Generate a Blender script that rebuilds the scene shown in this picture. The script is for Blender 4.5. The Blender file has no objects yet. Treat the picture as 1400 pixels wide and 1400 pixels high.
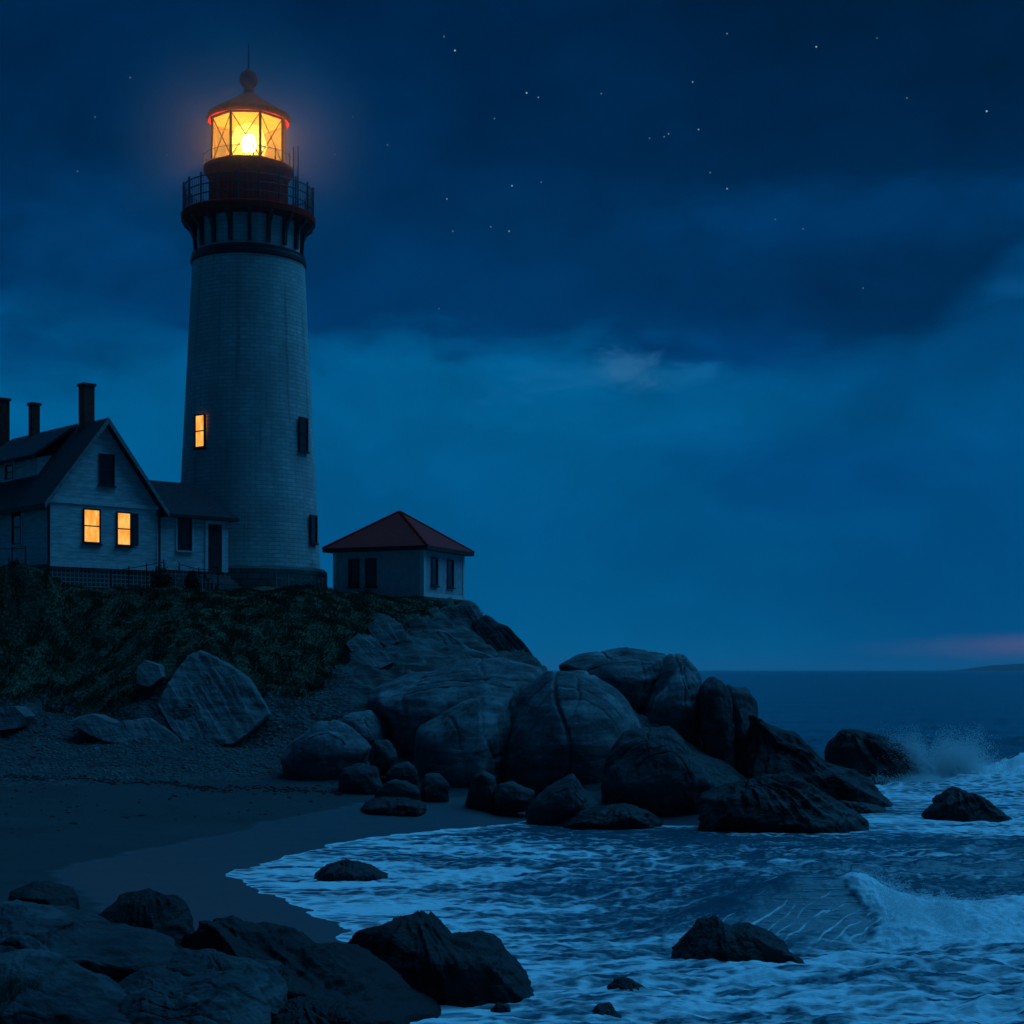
import bpy, math, random
import numpy as np
from mathutils import Vector, Matrix
R = math.radians
rng = np.random.default_rng(7)
random.seed(7)
scn = bpy.context.scene
COL = scn.collection
H, F, HY = 5.0, 2240.0, 916.0           # eye height (m), focal length and horizon row of the 1400 px picture

def px2x(px, Y): return (px - 700.0) / F * Y
def py2z(py, Y): return H - (py - HY) / F * Y
def lin(r, g, b):
    f = lambda c: (c/255/12.92) if c/255 <= .04045 else ((c/255+.055)/1.055)**2.4
    return (f(r), f(g), f(b), 1.0)

# ------------------------------------------------------------------ numpy noise
def _hash(ix, iy, iz, s):
    h = (ix*374761393 + iy*668265263 + iz*2147483647 + s*974634777) & 0xFFFFFFFF
    h = ((h ^ (h >> 13)) * 1274126177) & 0xFFFFFFFF
    h = ((h ^ (h >> 16)) * 2246822519) & 0xFFFFFFFF
    return (h ^ (h >> 15)) & 0xFFFFFFFF
_G = np.array([[1,1,0],[-1,1,0],[1,-1,0],[-1,-1,0],[1,0,1],[-1,0,1],[1,0,-1],[-1,0,-1],[0,1,1],[0,-1,1],[0,1,-1],[0,-1,-1],[1,1,0],[-1,1,0],[0,-1,1],[0,-1,-1]], float)
def pn(p, s=0):
    i = np.floor(p).astype(np.int64); f = p - i
    w = f*f*f*(f*(f*6-15)+10)
    out = 0
    for dx in (0,1):
        for dy in (0,1):
            for dz in (0,1):
                g = _G[_hash(i[:,0]+dx, i[:,1]+dy, i[:,2]+dz, s) & 15]
                d = f - np.array([dx,dy,dz], float)
                v = (g*d).sum(1)
                ww = (w[:,0] if dx else 1-w[:,0])*(w[:,1] if dy else 1-w[:,1])*(w[:,2] if dz else 1-w[:,2])
                out = out + v*ww
    return out
def fbm(p, o=4, s=0, gain=.5):
    a, t, q = 1.0, 0, p
    for k in range(o):
        t = t + a*pn(q, s+k); q = q*2.03 + 17.1; a *= gain
    return t
def ridged(p, o=4, s=0):
    a, t, q = 1.0, 0, p
    for k in range(o):
        t = t + a*(1-2*np.abs(pn(q, s+k))); q = q*2.1 + 9.7; a *= .5
    return t*.5
def sstep(a, b, x):
    t = np.clip((x-a)/(b-a), 0, 1); return t*t*(3-2*t)

# ------------------------------------------------------------------ objects
def tag(o, label=None, cat=None, group=None, kind=None):
    if label: o['label'] = label
    if cat: o['category'] = cat
    if group: o['group'] = group
    if kind: o['kind'] = kind
    return o
def mesh_np(name, V, Fc, mat, parent=None, smooth=False, attrs=None, uv=None):
    me = bpy.data.meshes.new(name)
    if isinstance(Fc, np.ndarray):
        n, k = Fc.shape
        me.vertices.add(len(V)); me.vertices.foreach_set('co', np.asarray(V, np.float32).ravel())
        me.loops.add(n*k); me.loops.foreach_set('vertex_index', Fc.astype(np.int32).ravel())
        me.polygons.add(n); me.polygons.foreach_set('loop_start', np.arange(0, n*k, k, dtype=np.int32))
        me.update(calc_edges=True)
    else:
        me.from_pydata([tuple(v) for v in V], [], Fc)
    if attrs:
        for an, av in attrs.items():
            a = me.attributes.new(an, 'FLOAT', 'POINT'); a.data.foreach_set('value', np.asarray(av, np.float32))
    if uv is not None:
        l = me.uv_layers.new(name='UVMap')
        vi = np.empty(len(me.loops), np.int32); me.loops.foreach_get('vertex_index', vi)
        l.data.foreach_set('uv', np.asarray(uv, np.float32)[vi].ravel())
    if smooth:
        me.polygons.foreach_set('use_smooth', np.ones(len(me.polygons), bool))
    me.materials.append(mat)
    me.validate()
    o = bpy.data.objects.new(name, me); COL.objects.link(o)
    if parent: o.parent = parent
    return o
def empty(name, loc, rz=0):
    o = bpy.data.objects.new(name, None); COL.objects.link(o)
    o.location = loc; o.rotation_euler = (0, 0, rz); o.empty_display_size = .3
    return o
class MB:
    def __init__(s): s.v, s.f, s.uv = [], [], []
    def add(s, vs, fs, uv=None):
        b = len(s.v); s.v += [tuple(v) for v in vs]; s.f += [tuple(b+i for i in f) for f in fs]
        s.uv += list(uv) if uv is not None else [(v[0]+v[1], v[2]) for v in vs]
        return s
    def box(s, x0, x1, y0, y1, z0, z1, M=None):
        vs = [Vector(p) for p in ((x0,y0,z0),(x1,y0,z0),(x1,y1,z0),(x0,y1,z0),(x0,y0,z1),(x1,y0,z1),(x1,y1,z1),(x0,y1,z1))]
        if M: vs = [M @ v for v in vs]
        return s.add(vs, [(3,2,1,0),(4,5,6,7),(0,1,5,4),(1,2,6,5),(2,3,7,6),(3,0,4,7)])
    def tube(s, a, b, r, r2=None, n=8):
        a, b = Vector(a), Vector(b); r2 = r if r2 is None else r2
        d = (b-a).normalized(); u = d.orthogonal().normalized(); w = d.cross(u)
        vs = []
        for p, q in ((a, r), (b, r2)):
            for i in range(n):
                t = 2*math.pi*i/n; vs.append(p + u*(q*math.cos(t)) + w*(q*math.sin(t)))
        fs = [(i, (i+1)%n, n+(i+1)%n, n+i) for i in range(n)] + [tuple(range(n))[::-1], tuple(range(n, 2*n))]
        return s.add(vs, fs)
    def lathe(s, prof, n=64, rot=0):
        m = len(prof); vs, uv, fs = [], [], []
        for i in range(n+1):
            t = 2*math.pi*i/n + rot
            for (r, z) in prof:
                vs.append((r*math.sin(t), -r*math.cos(t), z)); uv.append(((t-math.pi)*max(p[0] for p in prof), z))
        for i in range(n):
            for j in range(m-1):
                fs.append((i*m+j, (i+1)*m+j, (i+1)*m+j+1, i*m+j+1))
        return s.add(vs, fs, uv)
    def ring(s, Rr, z, r, n=48, m=6):
        prof = [(Rr + r*math.cos(2*math.pi*k/m), z + r*math.sin(2*math.pi*k/m)) for k in range(m)]
        return s.lathe(prof + prof[:1], n)
    def build(s, name, mat, parent=None, smooth=False):
        o = mesh_np(name, s.v, s.f, mat, parent, smooth, uv=s.uv)
        if smooth:
            o.data.set_sharp_from_angle(angle=R(35))
        return o

# ------------------------------------------------------------------ materials
class NT:
    def __init__(s, nt): s.nt = nt; s.n = nt.nodes; s.l = nt.links
    def node(s, t, **kw):
        n = s.n.new(t)
        for k, v in kw.items(): setattr(n, k, v)
        return n
    def put(s, sock, v):
        if hasattr(v, 'is_output') or isinstance(v, bpy.types.NodeSocket): s.l.new(v, sock)
        else: sock.default_value = v
    def math(s, op, a, b=0.0, c=0.0, clamp=False):
        n = s.node('ShaderNodeMath', operation=op); n.use_clamp = clamp
        s.put(n.inputs[0], a); s.put(n.inputs[1], b); s.put(n.inputs[2], c)
        return n.outputs[0]
    def vmath(s, op, a, b=(0,0,0)):
        n = s.node('ShaderNodeVectorMath', operation=op); s.put(n.inputs[0], a); s.put(n.inputs[1], b)
        return n
    def mapping(s, vec, scale=(1,1,1), rot=(0,0,0), loc=(0,0,0)):
        n = s.node('ShaderNodeMapping'); s.l.new(vec, n.inputs[0])
        n.inputs['Scale'].default_value = scale; n.inputs['Rotation'].default_value = rot; n.inputs['Location'].default_value = loc
        return n.outputs[0]
    def noise(s, vec, scale=1, detail=5, rough=.55, dist=0, out=0):
        n = s.node('ShaderNodeTexNoise'); s.l.new(vec, n.inputs['Vector'])
        n.inputs['Scale'].default_value = scale; n.inputs['Detail'].default_value = detail
        n.inputs['Roughness'].default_value = rough; n.inputs['Distortion'].default_value = dist
        return n.outputs[out]
    def ramp(s, fac, stops, interp='LINEAR'):
        n = s.node('ShaderNodeValToRGB'); s.put(n.inputs[0], fac); e = n.color_ramp.elements
        n.color_ramp.interpolation = interp
        e[0].position, e[0].color = stops[0]; e[1].position, e[1].color = stops[-1]
        for p, c in stops[1:-1]:
            x = e.new(p); x.color = c
        return n.outputs[0]
    def mr(s, v, a, b, c=0.0, d=1.0, smooth=True):
        n = s.node('ShaderNodeMapRange', interpolation_type='SMOOTHSTEP' if smooth else 'LINEAR')
        s.put(n.inputs[0], v); n.inputs[1].default_value = a; n.inputs[2].default_value = b
        s.put(n.inputs[3], c); s.put(n.inputs[4], d)
        return n.outputs[0]
    def mix(s, f, a, b):
        n = s.node('ShaderNodeMix', data_type='RGBA'); s.put(n.inputs[0], f); s.put(n.inputs[6], a); s.put(n.inputs[7], b)
        return n.outputs[2]
    def bump(s, h, strength=.5, dist=.05, normal=None):
        n = s.node('ShaderNodeBump'); s.l.new(h, n.inputs['Height']); n.inputs['Strength'].default_value = strength
        n.inputs['Distance'].default_value = dist
        if normal is not None: s.l.new(normal, n.inputs['Normal'])
        return n.outputs[0]
def new_mat(name):
    m = bpy.data.materials.new(name); m.use_nodes = True; m.node_tree.nodes.clear()
    t = NT(m.node_tree); t.out = t.node('ShaderNodeOutputMaterial'); t.m = m
    t.geo = t.node('ShaderNodeNewGeometry'); t.tc = t.node('ShaderNodeTexCoord')
    return t
def principled(t, color, rough=.8, normal=None, spec=.3, metal=0.0, link=True):
    p = t.node('ShaderNodeBsdfPrincipled'); t.put(p.inputs['Base Color'], color); t.put(p.inputs['Roughness'], rough)
    p.inputs['Specular IOR Level'].default_value = spec; p.inputs['Metallic'].default_value = metal
    if normal is not None: t.l.new(normal, p.inputs['Normal'])
    if link: t.l.new(p.outputs[0], t.out.inputs[0])
    return p.outputs[0]
def plain(name, c, rough=.7, var=.25, scale=3, spec=.3, metal=0):
    t = new_mat(name); P = t.tc.outputs['Object']
    n = t.noise(P, scale, 6, .65); f = t.mr(n, .3, .7, 0, 1)
    a = tuple(x*(1-var) for x in c[:3])+(1,); b = tuple(min(1, x*(1+var)) for x in c[:3])+(1,)
    principled(t, t.mix(f, a, b), rough, t.bump(n, .25, .02), spec, metal)
    return t.m

def rock_mat(name, dark, mid, light, wet=0.0, strata=1.0, rot=(0,.5,.3), bumpk=.6, cracks=.0, rough=.8):
    t = new_mat(name); P = t.geo.outputs['Position']
    st = t.mapping(P, (.5, .5, 3.5), rot)
    n1 = t.noise(P, .7, 8, .62, .3); n2 = t.noise(st, 1.1, 8, .65, .4); n3 = t.noise(P, 9, 6, .7)
    h = t.math('ADD', t.math('MULTIPLY', n1, .5), t.math('MULTIPLY', n2, .5*strata)); h = t.math('ADD', h, t.math('MULTIPLY', n3, .22))
    f = t.mr(h, .45, .45+.42*(0.6+0.4*strata), 0, 1)
    c = t.ramp(f, [(0, dark), (.5, mid), (1, light)])
    speck = t.noise(P, 28, 3, .7); c = t.mix(t.mr(speck, .6, .75, 0, .35), c, dark)
    hb = t.math('ADD', t.math('MULTIPLY', n2, .6), t.math('MULTIPLY', n3, .35))
    if cracks:
        cv = t.node('ShaderNodeTexVoronoi', feature='DISTANCE_TO_EDGE'); wv = t.vmath('ADD', t.mapping(P, (.28, .25, .5), (.4, .5, .2)), (0,0,0)).outputs[0]
        wn = t.node('ShaderNodeTexNoise'); t.l.new(P, wn.inputs['Vector']); wn.inputs['Scale'].default_value = .5; wn.inputs['Detail'].default_value = 4
        sc = t.vmath('SCALE', wn.outputs['Color']); sc.inputs['Scale'].default_value = .9
        t.l.new(t.vmath('ADD', wv, sc.outputs[0]).outputs[0], cv.inputs['Vector']); cv.inputs['Scale'].default_value = 1.0
        e = t.mr(cv.outputs['Distance'], 0, .035, 0, 1)
        c = t.mix(t.math('MULTIPLY', t.math('SUBTRACT', 1, e), cracks), c, tuple(x*.4 for x in dark[:3])+(1,))
        hb = t.math('ADD', hb, t.math('MULTIPLY', e, .5*cracks))
    ro = rough
    if wet:
        z = t.node('ShaderNodeSeparateXYZ'); t.l.new(P, z.inputs[0])
        w = t.mr(t.math('ADD', z.outputs[2], t.math('MULTIPLY', n1, -.8)), -.4, .6+wet, 1, 0)
        c = t.mix(w, c, t.mix(.55, c, (.004, .004, .005, 1))); ro = t.mr(w, 0, 1, rough, .45)
    principled(t, c, ro, t.bump(hb, bumpk, .16), .25)
    return t.m

M = {}
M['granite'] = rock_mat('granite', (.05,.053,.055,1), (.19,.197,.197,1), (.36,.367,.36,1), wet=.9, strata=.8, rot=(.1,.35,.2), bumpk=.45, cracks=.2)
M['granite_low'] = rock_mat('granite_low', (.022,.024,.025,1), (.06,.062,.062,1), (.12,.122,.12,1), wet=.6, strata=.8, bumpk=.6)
M['wet_rock'] = rock_mat('wet_rock', (.005,.005,.005,1), (.014,.013,.012,1), (.05,.047,.043,1), wet=.6, strata=1.1, rot=(.3,.9,.2), bumpk=.9, rough=.7)
M['ledge'] = rock_mat('ledge', (.015,.016,.017,1), (.05,.052,.053,1), (.12,.123,.12,1), strata=1.3, rot=(.2,.25,.1), bumpk=1.0, cracks=.5)
M['slab'] = rock_mat('slab', (.035,.037,.037,1), (.10,.104,.10,1), (.18,.184,.178,1), strata=1.5, rot=(.2,-.85,.3), bumpk=.9)

def siding():
    t = new_mat('white_clapboard'); P = t.tc.outputs['Object']
    s = t.node('ShaderNodeSeparateXYZ'); t.l.new(P, s.inputs[0])
    saw = t.math('FRACT', t.math('MULTIPLY', s.outputs[2], 6.2))
    n = t.noise(t.mapping(P, (1,1,4)), 1.5, 6, .65)
    c = t.mix(t.mr(n, .35, .7), (.38,.39,.39,1), (.64,.64,.62,1))
    c = t.mix(t.mr(saw, .86, 1.0, 0, .55), c, (.2,.2,.2,1))
    principled(t, c, .65, t.bump(t.math('MULTIPLY', saw, -1), .7, .03), .3); return t.m
M['siding'] = siding()
def shingles(name, a, b):
    t = new_mat(name); P = t.tc.outputs['Object']
    s = t.node('ShaderNodeSeparateXYZ'); t.l.new(P, s.inputs[0])
    u = t.math('ADD', s.outputs[0], s.outputs[1])
    cv = t.node('ShaderNodeCombineXYZ'); t.l.new(u, cv.inputs[0]); t.l.new(s.outputs[2], cv.inputs[1])
    br = t.node('ShaderNodeTexBrick'); t.l.new(cv.outputs[0], br.inputs['Vector']); br.inputs['Scale'].default_value = 3.4
    br.inputs['Color1'].default_value = a; br.inputs['Color2'].default_value = b; br.inputs['Mortar'].default_value = tuple(x*.35 for x in a[:3])+(1,)
    br.inputs['Mortar Size'].default_value = .03; br.inputs['Bias'].default_value = 0
    n = t.noise(P, .9, 6, .6)
    c = t.mix(t.mr(n, .3, .7, 0, .6), br.outputs[0], tuple(x*.6 for x in b[:3])+(1,))
    principled(t, c, .85, t.bump(br.outputs[1], -.6, .03), .15); return t.m
M['shingle'] = shingles('dark_shingle', (.045,.045,.055,1), (.08,.074,.078,1))
M['red_roof'] = shingles('red_shingle', (.5,.03,.026,1), (.66,.04,.035,1))
def tower_brick():
    t = new_mat('white_painted_brick'); uv = t.tc.outputs['UV']
    br = t.node('ShaderNodeTexBrick'); t.l.new(uv, br.inputs['Vector']); br.inputs['Scale'].default_value = 1.0
    br.inputs['Brick Width'].default_value = .62; br.inputs['Row Height'].default_value = .21; br.inputs['Mortar Size'].default_value = .016
    br.inputs['Color1'].default_value = (.5,.5,.48,1); br.inputs['Color2'].default_value = (.64,.64,.61,1); br.inputs['Mortar'].default_value = (.33,.33,.32,1)
    P = t.tc.outputs['Object']; n = t.noise(t.mapping(P, (1,1,.45)), .7, 8, .62); n2 = t.noise(P, 5, 5, .6)
    c = t.mix(t.mr(n, .35, .7, .55, 0), br.outputs[0], (.3,.3,.28,1))
    rs_ = t.noise(t.mapping(P, (1.6,1.6,.09)), 1.3, 6, .6); c = t.mix(t.mr(rs_, .52, .72, 0, .5), c, (.2,.16,.13,1))
    h = t.math('ADD', t.math('MULTIPLY', br.outputs[1], -.7), t.math('MULTIPLY', n2, .8))
    principled(t, c, .75, t.bump(h, .8, .04), .25); return t.m
M['brick_white'] = tower_brick()
def lattice():
    t = new_mat('foundation_lattice'); uv = t.tc.outputs['UV']
    br = t.node('ShaderNodeTexBrick'); t.l.new(uv, br.inputs['Vector']); br.inputs['Scale'].default_value = 1; br.offset = 0.0
    br.inputs['Brick Width'].default_value = .22; br.inputs['Row Height'].default_value = .2; br.inputs['Mortar Size'].default_value = .03
    br.inputs['Color1'].default_value = (.05,.05,.05,1); br.inputs['Color2'].default_value = (.075,.07,.07,1); br.inputs['Mortar'].default_value = (.26,.26,.25,1)
    principled(t, br.outputs[0], .85, t.bump(br.outputs[1], .8, .03), .2); return t.m
M['lattice'] = lattice()
def stone_block():
    t = new_mat('stone_block'); uv = t.tc.outputs['UV']
    br = t.node('ShaderNodeTexBrick'); t.l.new(uv, br.inputs['Vector']); br.inputs['Scale'].default_value = 1
    br.inputs['Brick Width'].default_value = .7; br.inputs['Row Height'].default_value = .32; br.inputs['Mortar Size'].default_value = .02
    br.inputs['Color1'].default_value = (.12,.115,.11,1); br.inputs['Color2'].default_value = (.2,.19,.18,1); br.inputs['Mortar'].default_value = (.05,.05,.05,1)
    n = t.noise(t.tc.outputs['Object'], 4, 6, .6)
    principled(t, t.mix(t.mr(n, .3, .7, 0, .5), br.outputs[0], (.07,.07,.065,1)), .85, t.bump(br.outputs[1], -.7, .04), .2); return t.m
M['stone'] = stone_block()
M['trim'] = plain('white_trim', (.62,.62,.6), .6, .12, 5)
M['dark_trim'] = plain('dark_trim', (.03,.027,.026), .6, .3, 5)
M['brick_chimney'] = plain('chimney_brick', (.24,.05,.035), .85, .35, 6)
M['red_iron'] = plain('red_iron', (.9,.035,.014), .8, .25, 4, .04)
M['black_iron'] = plain('black_iron', (.035,.022,.02), .5, .3, 6, .4)
M['dark_red_iron'] = plain('dark_red_iron', (.62,.022,.012), .85, .3, 5, .04)
M['glass_dark'] = plain('dark_window_glass', (.012,.012,.014), .12, .2, 2, .5)
M['door'] = plain('door_paint', (.09,.025,.022), .5, .25, 5)
M['shutter'] = plain('shutter_paint', (.035,.04,.045), .6, .2, 5)
M['weathered'] = plain('weathered_wood', (.25,.25,.24), .85, .35, 8)
M['dark_wood'] = plain('dark_wood', (.04,.035,.03), .85, .35, 8)
M['bronze'] = plain('bronze_frame', (.12,.045,.015), .5, .3, 6, .3)
M['cream'] = plain('cream_paint', (.46,.25,.07), .8, .15, 4, .1)
M['grey_wall'] = plain('grey_boards', (.42,.43,.44), .75, .2, 3)
def lit(name, c1, c2, k):
    t = new_mat(name); P = t.tc.outputs['Object']
    n = t.noise(t.mapping(P, (3, 3, 1)), 1.2, 4, .6)
    e = t.node('ShaderNodeEmission'); t.l.new(t.mix(t.mr(n, .35, .65), c1, c2), e.inputs[0]); e.inputs[1].default_value = k
    t.l.new(e.outputs[0], t.out.inputs[0]); return t.m
M['lit'] = lit('lit_window_glass', (1,.30,.028,1), (1,.56,.13,1), .95)
M['lamp'] = lit('lamp_light', (1,.70,.26,1), (1,.78,.34,1), 75.0)
def lantern_glass():
    t = new_mat('lantern_glass')
    tr = t.node('ShaderNodeBsdfTransparent'); tr.inputs[0].default_value = (1,.84,.48,1)
    tl = t.node('ShaderNodeBsdfTranslucent'); tl.inputs[0].default_value = (.9,.7,.34,1)
    n = t.noise(t.tc.outputs['Object'], 2.2, 5, .6)
    m1 = t.node('ShaderNodeMixShader'); t.l.new(t.mr(n, .3, .7, .06, .13), m1.inputs[0]); t.l.new(tr.outputs[0], m1.inputs[1]); t.l.new(tl.outputs[0], m1.inputs[2])
    gl = t.node('ShaderNodeBsdfGlossy'); gl.inputs['Roughness'].default_value = .1
    fr = t.node('ShaderNodeFresnel'); fr.inputs[0].default_value = 1.45
    m2 = t.node('ShaderNodeMixShader'); t.l.new(t.math('MULTIPLY', fr.outputs[0], .5), m2.inputs[0]); t.l.new(m1.outputs[0], m2.inputs[1]); t.l.new(gl.outputs[0], m2.inputs[2])
    t.l.new(m2.outputs[0], t.out.inputs[0]); return t.m
M['lantern_glass'] = lantern_glass()
def lens_mat():
    t = new_mat('lens_glass')
    tr = t.node('ShaderNodeBsdfTransparent'); tr.inputs[0].default_value = (1,.9,.65,1)
    tl = t.node('ShaderNodeBsdfTranslucent'); tl.inputs[0].default_value = (.95,.75,.4,1)
    s = t.node('ShaderNodeSeparateXYZ'); t.l.new(t.tc.outputs['Object'], s.inputs[0])
    w = t.math('PINGPONG', t.math('MULTIPLY', s.outputs[2], 7), 1.0)
    m1 = t.node('ShaderNodeMixShader'); t.l.new(t.mr(w, .0, 1, .10, .26), m1.inputs[0]); t.l.new(tr.outputs[0], m1.inputs[1]); t.l.new(tl.outputs[0], m1.inputs[2])
    t.l.new(m1.outputs[0], t.out.inputs[0]); return t.m
M['lens'] = lens_mat()

# ------------------------------------------------------------------ terrain
WL = [(-2.2,20),(-2.4,26),(-3.2,31.2),(-4.6,34.6),(-6.2,37.6),(-7.1,40.1),(-6.6,42.0),(-5.9,44.5),(-4.4,48.9),(-2.4,52.0),(0,53.4),(2.0,52.6),(3.9,51.6),(7,51.8),(11,51),(14,56),(15,62),(12,70),(9,80),(6,95),(3,112),(-6,135),(-60,190),(-220,260),(-260,30),(-120,-40),(-3,-40),(-2,0)]
WLa = np.array(WL, float)
def shore_dist(X, Y):
    """signed distance to the waterline: positive on land"""
    P = np.stack([X, Y], 1); d2 = np.full(len(P), 1e12); inside = np.zeros(len(P), bool)
    for a, b in zip(WLa, np.roll(WLa, -1, 0)):
        ab = b-a; t = np.clip(((P-a)@ab)/(ab@ab), 0, 1)
        q = a + t[:,None]*ab; d2 = np.minimum(d2, ((P-q)**2).sum(1))
        c = ((a[1] > P[:,1]) != (b[1] > P[:,1]))
        with np.errstate(divide='ignore', invalid='ignore'):
            xi = a[0] + (P[:,1]-a[1])/(b[1]-a[1] + 1e-12)*ab[0]
        inside ^= c & (P[:,0] < xi)
    return np.where(inside, 1, -1)*np.sqrt(d2)
COLS = {
 -900: [(50,.8),(60,1.6),(64,2.4),(67.5,4.2),(71,6.6),(73,9.3),(76,9.4),(100,9.4),(150,7),(210,2),(260,-3)],
 0:   [(50,.67),(60,1.41),(64,2.31),(67.5,4.13),(71,6.5),(72.7,9.35),(75,9.3),(100,9.3),(140,7.5),(190,3),(250,-3)],
 60:  [(50,.62),(60,1.4),(64,2.2),(67.8,3.7),(71,6.0),(72.8,9.1),(75,9.0),(100,9.2),(140,7.5),(190,3),(250,-3)],
 100: [(50,.55),(60,1.4),(64,2.1),(68,3.2),(71,5.3),(73.8,8.3),(75.5,8.6),(80,8.75),(100,9.1),(140,7),(190,2),(240,-3)],
 200: [(50,.5),(60,1.3),(64,2.3),(67,4.2),(71,6.5),(75,8.45),(79,8.65),(84,8.9),(100,9),(130,7),(170,2),(220,-3)],
 270: [(50,.45),(60,1.2),(64,2.4),(66.5,4.6),(68,6.1),(72,7.6),(76,8.55),(80,8.7),(86,9),(100,9),(130,6),(160,1),(200,-3)],
 350: [(50,.4),(60,1.2),(64,1.9),(66.5,3.6),(70,6.0),(75,8.4),(80,8.75),(86,9),(100,9),(125,6),(150,1),(180,-3)],
 420: [(50,.35),(60,1.2),(64,2.1),(67,3.6),(71,6.0),(76,8.4),(80,8.9),(100,8.9),(120,6),(140,1),(170,-3)],
 480: [(50,.2),(58,1.0),(62,1.8),(66,3),(70,5),(72,5.8),(76,7.6),(80,8.7),(98,8.8),(112,6),(130,1),(150,-3)],
 560: [(50,.1),(58,.8),(64,2.2),(70,4.5),(74,6),(78,7.5),(82,8.4),(96,8.6),(108,6),(122,1),(140,-3)],
 640: [(50,-.05),(56,.5),(64,2),(70,3.5),(76,5.6),(82,7.8),(85,8.45),(92,8.4),(99,7.2),(108,4),(120,0),(135,-3)],
 680: [(50,-.1),(55,.2),(64,1.5),(72,4),(78,5.8),(83,6.8),(87,6.9),(92,6),(100,3),(112,-1),(125,-3)],
 735: [(50,-.2),(54,-.05),(62,.8),(70,3),(76,4.9),(80,5.4),(86,4.6),(95,1),(105,-2)],
 800: [(50,-.2),(53,-.05),(57,.9),(62,2.4),(68,3.6),(74,3.2),(82,0),(100,-3)],
 900: [(50,-.3),(52,-.1),(56,.9),(61,2.2),(67,3.0),(73,2),(80,-1),(100,-3)],
 980: [(50,-.3),(52,-.1),(56,.9),(60,1.6),(66,1.6),(70,0),(76,-1.5),(100,-3)],
 1050:[(48,-.5),(51,-.3),(55,.3),(60,.5),(64,.2),(70,-1),(90,-3)],
 1200:[(48,-.8),(56,-.4),(62,-.4),(70,-1.5),(90,-3)],
 1400:[(48,-1.5),(60,-1.5),(90,-3)],
 2300:[(48,-3),(90,-3)]}
_CU = np.array([(k-700)/F for k in COLS]); 
def ground_z(X, Y, noise=True):
    X = np.asarray(X, float); Y = np.asarray(Y, float)
    u = X/np.maximum(Y, 8.0)
    prof = np.stack([np.interp(Y, [p[0] for p in v], [p[1] for p in v]) for v in COLS.values()], 0)
    i = np.clip(np.searchsorted(_CU, u)-1, 0, len(_CU)-2); t = np.clip((u-_CU[i])/(_CU[i+1]-_CU[i]), 0, 1)
    t = t*t*(3-2*t)*.5 + t*.5
    k = np.arange(len(X)); zc = prof[i, k]*(1-t) + prof[i+1, k]*t
    d = shore_dist(X, Y)
    wob = fbm(np.stack([X*.35, Y*.35, X*0], 1), 3, 11)
    d = d + wob*(.3+.6*sstep(44, 54, Y))
    zb = .028 + np.where(d > 0, np.minimum(.032*d, .75), np.maximum(.07*d, -3))
    b = sstep(47, 57, Y)
    z = zb*(1-b) + zc*b
    if noise:
        st = sstep(1.3, 3.2, z)
        p = np.stack([X*.45, Y*.45, z*.45], 1)
        z = z + st*(fbm(p, 5, 21)*.42)*sstep(95, 74, Y) + st*.10*fbm(p*.6, 3, 33) + .015*fbm(p*2.5, 4, 5)
    return z
_gx = np.array([-900,0,60,100,150,190,235,270,300,330,410,450,480,520,580,640,680,740])
_gz = np.array([4.0,4.05,3.7,3.25,3.0,3.8,4.9,5.0,4.6,3.8,3.5,4.6,5.9,7.2,7.4,8.0,8.4,9.9])
def grass_mask(X, Y, z):
    px = X/np.maximum(Y, 8)*F + 700
    n = fbm(np.stack([X*.5, Y*.5, X*0], 1), 4, 77)
    zg = np.interp(px, _gx, _gz)
    return sstep(-.25, .35, z - zg + n*.9)*sstep(760, 690, px)*sstep(55, 60, Y)

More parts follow.
